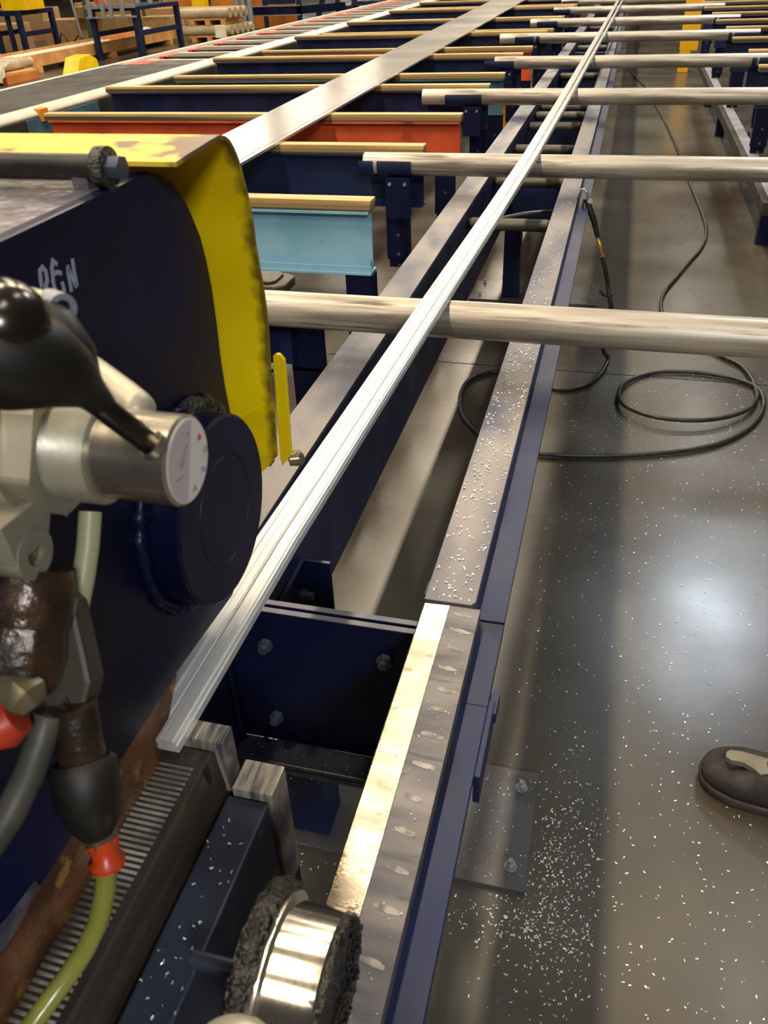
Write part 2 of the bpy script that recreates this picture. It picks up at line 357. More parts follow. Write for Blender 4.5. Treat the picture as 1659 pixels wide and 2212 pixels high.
# near left side plate and weld
MB().box(-0.552, -0.54, 0.2, 0.893, 0.36, 0.742).build('side_plate', M['blue'], rail, 0.002)
wv = []; wr = []
for k in range(60):
    t = k/59; wv.append((-0.536, 0.882, 0.72-0.32*t)); wr.append(0.006+0.0018*(k % 2)+random.random()*0.001)
MB().tube(wv, wr, 10).build('weld_bead', M['bluedark'], rail)
# cross plates with bolts
for y0, nm in ((0.893, 'cross_plate'), (0.911, 'cross_plate')):
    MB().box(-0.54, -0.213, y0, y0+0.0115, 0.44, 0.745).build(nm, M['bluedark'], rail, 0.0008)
    MB().box(-0.539, -0.214, y0+0.0003, y0+0.0112, 0.745, 0.7465).build('plate_edge', M['wear'], rail, 0.0004)
for bx, bz in ((-0.466, 0.676), (-0.265, 0.683), (-0.466, 0.505), (-0.265, 0.505)):
    bo = MB().hexnut((bx, 0.893, bz), (0, -1, 0), 0.0125, 0.010).cyl((bx, 0.883, bz), (bx, 0.874, bz), 0.0075, 16)
    bo.build('hex_bolt', M['darkbolt'], rail, 0.0006)
MB().box(-0.54, -0.213, 0.842, 0.893, 0.43, 0.44).box(-0.54, -0.213, 0.842, 0.85, 0.415, 0.43).build('bottom_flange', M['bluesteel'], rail, 0.003)
# angle bracket with bolt behind the cross plates
a0 = at_x(662, 1207, -0.528)
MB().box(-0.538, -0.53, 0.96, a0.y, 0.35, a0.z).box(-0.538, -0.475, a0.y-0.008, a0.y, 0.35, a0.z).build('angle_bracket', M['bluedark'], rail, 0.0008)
MB().box(-0.5375, -0.5305, 0.962, a0.y-0.002, a0.z, a0.z+0.0012).box(-0.53, -0.476, a0.y-0.0075, a0.y-0.0005, a0.z, a0.z+0.0012).build('bracket_edge', M['darkbolt'], rail)
bb = at_x(655, 1285, -0.525)
MB().hexnut((-0.53, bb.y, bb.z), (1, 0, 0), 0.013, 0.014).cyl((-0.516, bb.y, bb.z), (-0.503, bb.y, bb.z), 0.009, 16).build('hex_bolt', M['darkbolt'], rail, 0.0006)
MB().box(-0.222, -0.216, 0.985, 1.02, 0.6, 0.748).build('clip_plate', M['blue'], rail, 0.001)
# posts and base plates
for k, (py, y0) in enumerate(((0.965, 0.963), (4.36, 4.351), (7.75, 7.74), (11.2, 11.19))):
    MB().box(-0.705, -0.015, y0, y0+0.30, 0, 0.013).build('base_plate', M['baseplate'], rail, 0.001)
    for px_ in (-0.53, -0.28):
        MB().box(px_, px_+0.088, py+0.03, py+0.118, 0.013, 0.70 if k else 0.40).build('post', M['blue'], rail, 0.004)
    if k < 2:
        for bx, by in ((-0.655, y0+0.05), (-0.655, y0+0.25), (-0.05, y0+0.05), (-0.05, y0+0.25)):
            MB().cyl((bx, by, 0.013), (bx, by, 0.0155), 0.0135, 20).hexnut((bx, by, 0.0155), (0, 0, 1), 0.0105, 0.010).cyl((bx, by, 0.025), (bx, by, 0.037), 0.0058, 12).build('anchor_bolt', M['bolt'], rail, 0.0004)
# far cross channels
for yc in (4.25, 5.9, 7.7, 9.5, 11.3, 13.1):
    MB().box(-0.538, -0.215, yc, yc+0.01, 0.46, 0.70).box(-0.538, -0.215, yc, yc+0.06, 0.70, 0.708).build('cross_channel', M['blue'], rail, 0.001)

# rollers between the rails
rl_lab = ['first', 'second', 'third', 'fourth', 'fifth', 'sixth', 'seventh', 'eighth', 'ninth', 'tenth', 'eleventh', 'twelfth', 'thirteenth']
for k, py in enumerate((487.5, 394.4, 323, 273, 250.6, 231.6, 165, 105, 63)):
    q = at_z(1160, py, 0.712)
    t = empty('idler_roller', (-0.376, q.y, 0.689), 'dark grimy idler roller between the two rails, %s from the camera' % rl_lab[k], 'roller', 'idler rollers between the rails')
    MB().lathe((-0.536, q.y, 0.712), (1, 0, 0), [(0, 0), (0, 0.017), (0.012, 0.022), (0.013, 0.0235), (0.306, 0.0235), (0.307, 0.022), (0.319, 0.017), (0.319, 0)], 28).build('roller_barrel', M['roller'], t)
    MB().cyl((-0.5375, q.y, 0.712), (-0.2155, q.y, 0.712), 0.008, 12).build('axle', M['bolt'], t)

# ------------------------------------------------------------------ crossing tubes
ORD = ['nearest', 'second', 'third', 'fourth', 'fifth', 'sixth', 'seventh', 'eighth']
TUBES = [(1.866, -1.06, 1.9), (3.56, -1.035, 1.5), (5.43, -1.19, 1.3), (7.17, -1.0, 1.15), (9.2, -1.24, 1.13), (11.1, -1.15, 1.13), (13.2, -1.06, 1.13), (15.2, -1.11, 1.13)]
for k, (y, x0, x1) in enumerate(TUBES):
    t = empty('carrier_tube', ((x0+x1)/2, y, 0.8215), 'pale scuffed round tube crossing above both rails, %s from the camera' % ORD[k], 'tube', 'pale round tubes laid across the rails')
    y1 = y + (-0.015 if k == 0 else 0)
    a = Vector((x0, y+0.0, 0.866)); b = Vector((x1, y1, 0.866))
    MB().lathe(a, b-a, [(0, 0.036), (0, 0.0435), (0.002, 0.0445), ((b-a).length-0.002, 0.0445), ((b-a).length, 0.0435), ((b-a).length, 0.036)], 48).build('tube_wall', M['tube'], t)
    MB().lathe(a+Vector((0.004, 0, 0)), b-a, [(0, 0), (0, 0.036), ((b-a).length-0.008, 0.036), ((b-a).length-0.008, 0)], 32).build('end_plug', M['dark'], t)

# ------------------------------------------------------------------ slat beams (left and right)
def ibeam(mb, x0, x1, y, top, h=0.215, fw=0.075, web=0.008, fl=0.009):
    mb.box(x0, x1, y-fw/2, y+fw/2, top-fl, top)
    mb.box(x0, x1, y-fw/2, y+fw/2, top-h, top-h+fl)
    mb.box(x0, x1, y-web/2, y+web/2, top-h+fl, top-fl)
    mb.box(x0, x1, y-fw/2+0.008, y-fw/2+0.012, top-h+fl, top-h+0.03)
def leg(parent, x, y, ztop):
    # telescoping channel leg with a row of holes
    mb = MB()
    mb.box(x-0.05, x+0.05, y-0.028, y-0.022, 0.44, ztop).box(x-0.05, x-0.044, y-0.022, y+0.03, 0.44, ztop).box(x+0.044, x+0.05, y-0.022, y+0.03, 0.44, ztop)
    mb.box(x-0.042, x+0.042, y-0.018, y+0.03, 0.401, 0.60)
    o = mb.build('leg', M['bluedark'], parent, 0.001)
    for i in range(5):
        zz = 0.52 - 0.055*i if i else 0.55
        yy = y-0.0285 if zz > 0.45 else y-0.0185
        hb = MB().cyl((x+0.004, yy, zz), (x+0.004, yy-0.0012, zz), 0.008, 14)
        hb.build('leg_hole', M['baseplate'], o)
def cradle(parent, x0, x1, y, slotx=None, part='cradle'):
    # half-round sleeve that holds the tube, with a gap where a slot is cut
    segs = [(x0, x1)] if slotx is None else [(x0, slotx-0.009), (slotx+0.009, x1)]
    mb = MB(); n = 20; ro, ri = 0.0515, 0.0455
    for (a, b) in segs:
        vs = []; fs = []
        for i in range(n+1):
            an = radians(158) + radians(224)*i/n      # open at the top
            for (r, x) in ((ro, a), (ri, a), (ro, b), (ri, b)):
                vs.append((x, y + r*cos(an), 0.866 + r*sin(an)))
        for i in range(n):
            q = i*4; p = q+4
            fs += [(q, p, p+2, q+2), (q+1, q+3, p+3, p+1), (q, q+1, p+1, p), (q+2, p+2, p+3, q+3)]
        fs += [(0, 2, 3, 1), (n*4, n*4+1, n*4+3, n*4+2)]
        mb.add(vs, fs, False)
    if slotx is not None:
        vs = []; fs = []
        for i in range(9):
            an = radians(235) + radians(120)*i/8
            for (r, x) in ((ro, slotx-0.01), (ri, slotx-0.01), (ro, slotx+0.01), (ri, slotx+0.01)):
                vs.append((x, y + r*cos(an), 0.866 + r*sin(an)))
        for i in range(8):
            q = i*4; p = q+4; fs += [(q, p, p+2, q+2), (q+1, q+3, p+3, p+1), (q, q+1, p+1, p), (q+2, p+2, p+3, q+3)]
        mb.add(vs, fs, False)
    mb.build(part, M['blue'], parent)
    xm = (x0+x1)/2
    b = MB().box(xm+0.0, xm+0.108, y-0.046, y-0.038, 0.655, 0.82).box(xm+0.0, xm+0.108, y-0.038, y+0.03, 0.805, 0.815)
    b.box(xm+0.02, xm+0.09, y-0.038, y+0.06, 0.66, 0.668)
    bo = b.build('bracket_plate', M['bluedark'], parent, 0.001)
    for dx in (0.02, 0.085):
        MB().hexnut((xm+dx, y-0.046, 0.795), (0, -1, 0), 0.008, 0.008).build('bracket_bolt', M['bolt'], bo)
def slat(y, x0, x1, colour, label, holder=None, legx=None, group=None):
    t = empty('support_beam', ((x0+x1)/2, y, 0), label, 'beam', group)
    MB().box(x0, x1, y-0.032, y+0.032, 0.910, 0.925).build('wood_strip', M['wood'], t, 0.002)
    MB().box(x0+0.002, x1-0.002, y-0.034, y+0.030, 0.889, 0.910).build('wood_base', M['woodside'], t, 0.001)
    ib = MB(); ibeam(ib, x0+0.02, x1-0.008, y, 0.889); ib.build('i_beam', M[colour], t, 0.001)
    if holder: cradle(t, *holder)
    if legx is not None: leg(t, legx, y, 0.672)
    return t
G = 'wood-topped support beams left of the rails'
L = -0.775
slat(2.74, -3.16, L, 'teal', 'light teal I-beam with yellowish wood strip beside the yellow guard, nearest the camera', None, -0.83, G)
slat(4.45, -3.16, L, 'red', 'large orange-red I-beam topped with wood, in front of the third tube', None, -0.86, G)
slat(6.06, -3.16, L-0.0, 'tealdk', 'dull grey-teal I-beam topped with wood between third and fourth tubes', None, -0.83, G)
slat(7.78, -3.16, L, 'red', 'small orange-red I-beam topped with wood between fourth and fifth tubes', None, -0.83, G)
slat(9.50, -3.16, L+0.02, 'blue', 'navy I-beam topped with wood between fifth and sixth tubes', None, -0.83, G)
slat(11.25, -3.16, L, 'blue', 'navy I-beam topped with wood between sixth and seventh tubes', None, -0.83, G)
slat(13.6, -3.16, L, 'blue', 'navy I-beam topped with wood behind the seventh tube', None, -0.83, G)
near_beam = slat(1.97, -3.4, -0.95, 'blue', 'navy wood-topped beam holding the nearest tube, mostly behind the yellow guard', (-1.05, -0.83, 1.866, -0.99), -0.75, G)
MB().box(-0.96, -0.785, 1.915, 2.01, 0.69, 0.80).build('beam_end', M['blue'], near_beam, 0.004)
MB().box(-0.80, -0.70, 1.942, 1.948, 0.66, 0.80).build('leg_cap', M['bluedark'], near_beam, 0.001)
HS = [(3.66, -1.05, -0.825, 3.56, -0.98), (5.525, -1.045, -0.825, 5.43, None), (7.265, -1.075, -0.85, 7.17, None), (9.295, -1.09, -0.855, 9.2, -0.90), (11.195, -1.07, -0.84, 11.1, None), (13.295, -1.06, -0.84, 13.2, None), (15.3, -1.1, -0.86, 15.2, None)]
for k, (y, c0, c1, yt, sl) in enumerate(HS):
    slat(y, -3.4, L-0.02, 'blue', 'navy wood-topped beam whose left cradle holds the %s tube from the camera' % ORD[k+1], (c0, c1, yt, sl), -0.92 if k == 0 else -0.86, G)
GR = 'wood-topped support beams right of the aisle'
for k, (y, nm, hold) in enumerate(((5.525, 'third', 1), (7.265, 'fourth', 1), (9.295, 'fifth', 1), (11.195, 'sixth', 1), (13.295, 'seventh', 1))):
    yt = TUBES[k+2][0]
    slat(y, 0.84, 3.2, 'blue', 'navy wood-topped beam beyond the aisle cradling the right end of the %s tube' % nm, (0.86, 1.13, yt, 0.90), 1.0, GR)
for y, nm in ((6.33, 'third and fourth'), (8.24, 'fourth and fifth'), (10.15, 'fifth and sixth'), (12.2, 'sixth and seventh')):
    slat(y, 0.81, 3.2, 'blue', 'navy wood-topped beam right of the aisle, between the %s tubes' % nm, None, 0.9, GR)
# folded cushion-like clamp block behind the nearest tube
cl = empty('limit_box', (-0.86, 2.1, 0.838), 'small grimy metal box behind the nearest tube, beside the yellow guard', 'box')
MB().prism([(-1.0, 2.02, 0.838), (-0.865, 2.02, 0.838), (-0.835, 2.04, 0.838), (-0.835, 2.12, 0.838), (-0.865, 2.14, 0.838), (-1.0, 2.14, 0.838)], (0, 0, 0.028)).build('box_body', M['olive'], cl, 0.006)
MB().prism([(-0.99, 2.035, 0.866), (-0.88, 2.035, 0.866), (-0.865, 2.05, 0.866), (-0.865, 2.11, 0.866), (-0.88, 2.125, 0.866), (-0.99, 2.125, 0.866)], (0, 0, 0.008)).build('box_lid', M['olive'], cl, 0.003)

# base rail of right frames
lbm = empty('floor_channel', (-0.86, 9, 0), 'low navy steel channel under the left-hand legs, behind the left rail beam', 'channel')
MB().box(-0.905, -0.86, 1.9, 20, 0.34, 0.40).build('channel_wall', M['bluedark'], lbm, 0.002)
for y in (1.9, 5.0, 8.0, 11.0, 14.0, 17.0):
    MB().box(-0.89, -0.84, y, y+0.06, 0, 0.34).build('foot', M['bluedark'], lbm, 0.002)
rb = empty('floor_channel', (0.9, 8, 0), 'pale grey steel channel along the feet of the right-hand legs', 'channel')
MB().box(0.80, 0.84, 5.0, 12.5, 0.33, 0.40).build('channel_wall', M['dark'], rb, 0.002)
MB().box(0.84, 0.91, 5.0, 12.5, 0.385, 0.40).build('channel_shelf', M['greysteel'], rb, 0.002)
for y in (5.6, 7.4, 9.2, 11.0):
    MB().box(0.90, 0.98, y, y+0.08, 0, 0.34).build('foot', M['bluedark'], rb, 0.002)
q = at_z(1477, 157, 0)
tag(MB().box(q.x-0.1, q.x+0.14, q.y, q.y+0.2, 0.28, 1.5).box(q.x-0.09, q.x+0.05, q.y, q.y+0.2, 0, 0.28).build('guard_post', M['yellowpost'], None, 0.006), 'square yellow guard post on the floor in the aisle beyond the tubes', 'post')
q = at_z(1180, 165, 0)
tag(MB().box(-1.0, -0.82, 7.4, 7.5, 0.0, 0.62).build('guard_post', M['yellowpost'], None, 0.006), 'small yellow post left of the rails behind the fourth tube', 'post')

# ------------------------------------------------------------------ aluminium profiles
def strip(name, Lpts, Rpts, th, m, ridges=()):
    # long extrusion lying along given left/right edge points (top surface)
    mb = MB(); n = len(Lpts)
    cols = [0.0] + [r for rr in ridges for r in rr] + [1.0]
    cols = sorted(cols)
    prof = []
    for u in cols: prof.append(u)
    vs = []; fs = []
    hts = {}
    for i in range(n):
        l, r = Vector(Lpts[i]), Vector(Rpts[i])
        row = []
        for j, u in enumerate(prof):
            dz = 0
            for (a, b) in ridges:
                if abs(u-a) < 1e-9 or abs(u-b) < 1e-9: dz = 0
            row.append(l.lerp(r, u))
        vs += row
    return vs
nar = empty('aluminium_profile', (-0.40, 0.5, 0.905), 'long narrow ribbed aluminium profile lying over the tubes, left one of the touching pair', 'profile', 'narrow aluminium profiles lying across the tubes')
nar2 = empty('aluminium_profile', (-0.37, 0.55, 0.905), 'long narrow ribbed aluminium profile lying over the tubes, right one of the touching pair', 'profile', 'narrow aluminium profiles lying across the tubes')
ZB = 0.9115
def edge(pts, z): return [at_z(px, py, z) for px, py in pts]
# centre line of the pair, in the plane just above the tubes
CT = [(-0.405, 0.49), (-0.403, 0.86), (-0.378, 1.79), (-0.353, 2.6), (-0.330, 3.5), (-0.305, 5.2), (-0.285, 7.0), (-0.262, 9.0), (-0.242, 11.0), (-0.222, 13.0), (-0.20, 15.5), (-0.16, 19)]
def extr(parent, name, off, w, h, mtl, z0=ZB, ribs=3, spread=0.0):
    # ribbed cross-section swept along CT
    sec = [(-w/2, 0)]
    sec.append((-w/2, h*0.92)); 
    bw = w/ribs
    for r in range(ribs):
        a = -w/2 + r*bw
        sec += [(a+bw*0.08, h), (a+bw*0.80, h), (a+bw*0.86, h-0.0022), (a+bw*0.94, h-0.0022)]
    sec += [(w/2, h*0.92), (w/2, 0)]
    n = len(sec); vs = []; fs = []
    for i, (cx, cy) in enumerate(CT):
        sag = 0
        sp = spread*max(0, (cy-3.0))/12.0
        for (x, z) in sec: vs.append((cx+off+sp+x, cy, z0+z+sag))
    for i in range(len(CT)-1):
        for j in range(n):
            k = (j+1) % n; fs.append((i*n+j, i*n+k, (i+1)*n+k, (i+1)*n+j))
    fs.append(tuple(range(n))); fs.append(tuple(range((len(CT)-1)*n+n-1, (len(CT)-1)*n-1, -1)))
    MB().add(vs, fs).build(name, mtl, parent)
extr(nar, 'profile_body', -0.012, 0.034, 0.017, M['alu'], ribs=3, spread=-0.02)
extr(nar2, 'profile_body', 0.0165, 0.020, 0.017, M['alu'], ribs=1, spread=0.012)
extr(nar2, 'profile_lip', 0.0275, 0.0015, 0.010, M['alu'], ribs=1, spread=0.012)

wide = empty('flat_bar', (-1.7, 3.5, 0.926), 'wide flat aluminium bar lying askew across the wood-topped beams', 'bar')
a0_, a1_ = at_z(472, 297, 0.935), at_z(1040, 12, 0.935)
b0_, b1_ = at_z(522, 353, 0.935), at_z(1134, 0, 0.935)
dl = (a1_-a0_).normalized(); dr = (b1_-b0_).normalized()
p0 = a0_ - dl*0.6; p1 = a0_ + dl*16; r0 = b0_ - dr*0.2; r1 = b0_ + dr*16
for p in (p0, p1, r0, r1): p.z = 0.9262
MB().prism([p0, p1, r1, r0], (0, 0, 0.012)).build('bar_body', M['aluflat'], wide, 0.001)
gg = (r0-p0).normalized()
MB().prism([r0-gg*0.03+Vector((0,0,0.012)), r1-gg*0.03+Vector((0,0,0.012)), r1-gg*0.027+Vector((0,0,0.012)), r0-gg*0.027+Vector((0,0,0.012))], (0, 0, 0.0012)).build('edge_rib', M['aluflat'], wide)

# ------------------------------------------------------------------ saw machine
XF = -0.40
saw = empty('saw_housing', (-0.6, 0.35, 0.96), 'navy saw housing with round boss and hand-painted letters, filling the left side', 'machine')
pf = [(-0.15, 0.963), (0.56, 0.963)]
pl = [Vector((XF, -0.15, 0.963)), Vector((XF, 0.552, 0.963)), Vector((XF, 0.70, 0.950))]
pl += [at_x(px, py, XF) for px, py in ((528, 1200), (536, 1080), (522, 960), (500, 895), (487, 830), (478, 770), (470, 700), (459, 620), (447, 560), (434, 510), (418, 470), (400, 430), (378, 398), (352, 378))]
pl += [Vector((XF, 0.69, 1.448)), Vector((XF, -0.15, 1.448))]
MB().prism(pl, (-0.014, 0, 0)).build('face_plate', M['hblue'], saw, 0.002)
MB().box(-0.80, XF-0.002, -0.15, 0.69, 1.436, 1.4475).build('top_plate', M['housetop'], saw, 0.004)
MB().box(-0.80, XF-0.016, -0.15, 0.70, 0.965, 1.0).box(-0.80, -0.79, -0.15, 0.70, 1.0, 1.436).box(-0.80, XF-0.016, -0.15, -0.14, 1.0, 1.436).build('inner_shell', M['bluedark'], saw, 0.002)
bc = Vector((0, 0.648, 1.118)); RB = 0.1025
boss = MB().lathe((XF, bc.y, bc.z), (1, 0, 0), [(0, RB), (0.037, RB), (0.040, RB-0.003), (0.040, 0.061), (0.0392, 0.0605), (0.0392, 0.0595), (0.040, 0.059), (0.040, 0)], 72).build('round_boss', M['hblue'], saw)
wv = []
wr = []
for k in range(121):
    an = 2*pi*k/120; r = RB+0.006+random.uniform(-0.002, 0.002)
    wv.append((XF+0.002, bc.y+r*cos(an), bc.z+r*sin(an))); wr.append(0.007+random.uniform(-0.0015, 0.0022))
MB().tube(wv, wr, 10, caps=False).build('weld_ring', M['hblue'], saw)
lump = MB()
for k in range(16):
    q = at_x(395+random.random()*75, 872+random.random()*22, XF+0.004); lump.ball(q, 0.008+random.random()*0.006, 10, (0.6, 1, 1))
lump.build('weld_lump', M['grease'], saw)
# rusty plate hanging below
rp_ = [at_x(px, py, XF-0.001) for px, py in ((383, 1455), (377, 1490), (372, 1515), (368, 1540), (361, 1570), (358, 1600), (352, 1618), (345, 1638), (330, 1700), (308, 1759), (285, 1825), (251, 1908), (200, 2000), (155, 2060), (111, 2145))]
rp_ += [Vector((XF-0.001, 0.14, 0.84)), Vector((XF-0.001, -0.15, 0.80)), Vector((XF-0.001, -0.15, 0.9625)), Vector((XF-0.001, 0.54, 0.9625))]
MB().prism(rp_, (-0.008, 0, 0)).build('rusty_plate', M['rust'], saw, 0.0015)
# painted letters P E N
let = MB(); q3 = lambda *a: [at_x(px, py, XF+0.0003) for px, py in a]
for st in (q3((93, 637), (87, 605), (85, 585), (91, 577), (98, 586), (101, 605), (98, 618), (91, 622)),
           q3((121, 570), (113, 563), (111, 580), (114, 610), (121, 633), (131, 637), (138, 625), (134, 612)), q3((113, 592), (124, 588), (130, 590)),
           q3((146, 577), (148, 598), (153, 627)), q3((146, 577), (155, 600), (163, 618)), q3((156, 562), (160, 590), (165, 615))):
    let.ribbon(st, (1, 0, 0), 0.0033)
let.build('painted_letters', M['paintmark'], saw)['label'] = 'pale hand-painted letters PEN'
# yellow guard band
XG = -0.36
gp = [at_x(px, py, XG) for px, py in ((380, 350), (405, 333), (430, 318), (455, 302), (475, 291), (487, 294), (497, 302), (507, 320), (515, 340), (522, 362), (527, 385), (537, 420), (545, 460), (550, 492), (553, 520), (558, 550), (563, 580), (570, 615), (575, 650), (579, 685), (582, 720), (584, 755), (586, 788), (588, 850), (594, 920), (599, 986))]
guard = MB().box(-0.78, -0.45, 0.745, 0.757, 1.2, 1.4).build('guard_bracket', M['bluedark'], saw)
guard['_w'] = list(wloc(saw))
def sheet(mb, prof, x0, x1, th):
    # prof in YZ (Vectors); offset inward (towards the housing) by th
    n = len(prof); inn = []
    for i in range(n):
        t = (prof[min(i+1, n-1)]-prof[max(i-1, 0)]); nn = Vector((0, -t.z, t.y)).normalized()
        inn.append(prof[i] - nn*th)
    vs = []
    for x in (x0, x1):
        for p in prof: vs.append((x, p.y, p.z))
        for p in inn: vs.append((x, p.y, p.z))
    fs = []; N2 = 2*n; fo = []
    for i in range(n-1):
        fo += [(i, i+1, N2+i+1, N2+i), (n+i, N2+n+i, N2+n+i+1, n+i+1)]; fs += [(i, n+i, n+i+1, i+1), (N2+i, N2+i+1, N2+n+i+1, N2+n+i)]
    fs += [(0, N2, N2+n, n), (n-1, n+n-1, N2+2*n-1, N2+n-1)]
    mb.add(vs, fo, True); mb.add(vs, fs, False); return mb
sheet(MB(), gp[4:], XG, -0.80, 0.004).build('guard_band', M['guard'], guard, 0.0)
ye = gp[-1].y
MB().prism([at_y(px, py, ye) for px, py in ((599, 985), (570, 1017), (520, 1040), (520, 900), (590, 870))], (0, 0.003, 0)).build('guard_corner', M['guard'], guard)
sheet(MB(), gp[:5], XG, -0.80, 0.004).build('guard_top', M['yellowdirty'], guard, 0.0)
tb = [at_y(px, py, 0.80) for px, py in ((589, 770), (596, 765), (604, 766), (614, 778), (617, 800), (624, 900), (629, 982), (622, 992), (610, 1007), (604, 990))]
MB().prism(tb, (0, 0.005, 0)).build('guard_tab', M['yellow'], guard, 0.001)
q = at_y(625, 992, 0.81)
MB().cyl(q, at_y(645, 990, 0.815), 0.009, 20).ball(at_y(640, 990, 0.815), 0.0105, 16).build('guard_bolt', M['brass'], guard)
MB().box(-0.44, at_y(590, 990, 0.81).x, 0.80, 0.815, q.z-0.008, q.z).build('tab_arm', M['grimeyellow'], guard, 0.001)
# hinge on top
hg = saw
h1 = at_x(228, 362, -0.405); h0 = Vector((-0.80, h1.y, h1.z))
MB().tube([h0, h1], 0.0105, 20).build('hinge_pin', M['black'], hg)
MB().tube([h1+Vector((-0.006, 0, 0)), h1+Vector((0.004, 0, 0))], 0.0165, 24).build('hinge_washer', M['grease'], hg)
MB().tube([h1+Vector((0.004, 0, 0)), h1+Vector((0.016, 0, 0))], 0.010, 6).build('hinge_nut', M['darkbolt'], hg, 0.001)
MB().box(h1.x-0.03, h1.x-0.015, h1.y-0.008, h1.y+0.012, 1.446, h1.z-0.004).build('hinge_lug', M['housetop'], hg, 0.002)

# ------------------------------------------------------------------ vise
vise = empty('vise', (-0.38, 0.25, 0.68), 'dark steel vise with toothed jaw and bright end blocks under the saw', 'vise')
jp = [(-0.46, 0.893), (-0.353, 0.893), (-0.350, 0.890), (-0.347, 0.866), (-0.344, 0.842), (-0.3435, 0.72), (-0.46, 0.72)]
MB().prism([(x, -0.15, z) for x, z in jp], (0, 0.662, 0)).build('toothed_jaw', M['jaw'], vise, 0.0015)
tt = MB()
yy = 0.488
while yy > 0.12:
    tt.prism([(-0.402, yy, 0.8928), (-0.402, yy-0.0016, 0.8948), (-0.402, yy-0.0040, 0.8928)], (0.040, 0, 0)); yy -= 0.0064
tt.build('jaw_teeth', M['teeth'], vise)
MB().box(-0.412, -0.34, 0.5155, 0.541, 0.66, 0.905).build('end_block', M['ground'], vise, 0.0012)
MB().box(-0.338, -0.289, -0.15, 0.5015, 0.68, 0.838).build('clamp_bar', M['bluesteel'], vise, 0.003)['label'] = 'blue-black steel clamp bar'
MB().box(-0.333, -0.286, 0.5045, 0.545, 0.66, 0.847).build('end_cap', M['ground'], vise, 0.001)
MB().box(-0.46, -0.287, -0.15, 0.545, 0.60, 0.66).build('vise_base', M['bluedark'], vise, 0.002)
MB().box(-0.3515, -0.3475, 0.486, 0.4935, 0.868, 0.8936).build('oil_slot', M['holedark'], vise)

# guide roller
gr = empty('guide_roller', (-0.19, 0.318, 0.77), 'shiny steel guide roller caked with black grease at the bottom edge', 'roller')
rc = Vector((0, 0.318, 0.86))
MB().lathe((-0.207, rc.y, rc.z), (1, 0, 0), [(0, 0.0), (0, 0.067), (0.05, 0.067), (0.053, 0.065), (0.053, 0)], 64).build('roller_barrel', M['polished'], gr)
def rough_ring(x0, x1, r, rin, seed, amp, n=90):
    random.seed(seed); mb = MB(); cols = 5; vs = []; fs = []
    for i in range(n):
        an = 2*pi*i/n
        prof_ = [(x0, rin), (x0, r), ((x0+x1)/2, r+0.001), (x1, r-0.002), (x1, rin)]
        for (x, rr) in prof_:
            j = random.uniform(-amp, amp); vs.append((x+random.uniform(-amp, amp)*0.6, rc.y+(rr+j)*cos(an), rc.z+(rr+j)*sin(an)))
    for i in range(n):
        k = (i+1) % n
        for j in range(cols):
            j2 = (j+1) % cols; fs.append((i*cols+j, i*cols+j2, k*cols+j2, k*cols+j))
    return mb.add(vs, fs, True)
rough_ring(-0.226, -0.206, 0.082, 0.02, 3, 0.0014).build('greasy_flange', M['grease'], gr)
MB().lathe((-0.206, rc.y, rc.z), (1, 0, 0), [(0, 0.0745), (0.003, 0.0745), (0.005, 0.067)], 64).build('shoulder', M['chrome'], gr)
rough_ring(-0.154, -0.149, 0.0655, 0.0, 5, 0.0014).build('greasy_face', M['grease'], gr)
gl = MB(); random.seed(11)
for k in range(70):
    an = random.uniform(-1.4, 1.4)-0.6; r = random.uniform(0.02, 0.064)
    gl.ball((-0.149+random.random()*0.002, rc.y+r*cos(an), rc.z+r*sin(an)), random.uniform(0.001, 0.0028), 8)
gl.build('grease_lumps', M['grease'], gr)
MB().cyl((-0.289, rc.y, rc.z), (-0.22, rc.y, rc.z), 0.008, 24).build('axle', M['bluesteel'], gr)

# ------------------------------------------------------------------ hand valve (out of focus, close to the camera)
VC = Vector((-0.24, 0.395, 1.341)); wv0 = 0.5142; px2 = wv0/F
val = empty('hand_valve', (-0.32, 0.395, 1.30), 'blurry silver pneumatic hand valve with black lever and round white dial', 'valve')
X = lambda d: VC.x + d
MB().lathe((VC.x, VC.y, VC.z), (-1, 0, 0), [(0, 0.0), (0, 0.0272), (0.002, 0.0292), (0.056, 0.0292), (0.056, 0)], 64).build('valve_spool', M['chrome'], val)
MB().lathe((VC.x+0.0003, VC.y, VC.z), (-1, 0, 0), [(0, 0), (0, 0.0272), (0.003, 0.0272)], 64).build('dial', M['label'], val)['label'] = 'round white dial with faint lettering'
dd = MB(); sec = []
for i in range(15):
    an = radians(62) + radians(185)*i/14; sec.append(Vector((VC.x+0.0006, VC.y+0.0262*cos(an), VC.z+0.0262*sin(an))))
dd.prism(sec, (0.0002, 0, 0)); dd.build('dial_sector', M['labelpink'], val)
ik = MB(); P_ = lambda *a: [at_x(px, py, VC.x+0.001) for px, py in a]
for st in (P_((440, 968), (446, 962), (447, 972), (441, 975), (440, 968)), P_((436, 1020), (437, 1008), (442, 1018), (443, 1006)), P_((417, 1062), (421, 1048), (425, 1058), (419, 1056)),
           P_((404, 960), (396, 985), (388, 1010)), P_((400, 990), (392, 1012)), P_((410, 930), (404, 940)), P_((394, 1030), (382, 1040))):
    ik.ribbon(st, (1, 0, 0), 0.0007, 0.0002)
ik.build('dial_lettering', M['ink'], val)
MB().cyl(at_x(430, 944, VC.x+0.0008), at_x(430, 944, VC.x+0.0008)+Vector((0.0004, 0, 0)), 0.0021, 14).build('dial_dot', M['redink'], val)
ring = [(0.054, 0.0), (0.054, 0.0325)]
dprof = []
xx = 0.054
while xx < 0.085:
    dprof += [(xx, 0.0330), (xx+0.0014, 0.0340)]; xx += 0.0022
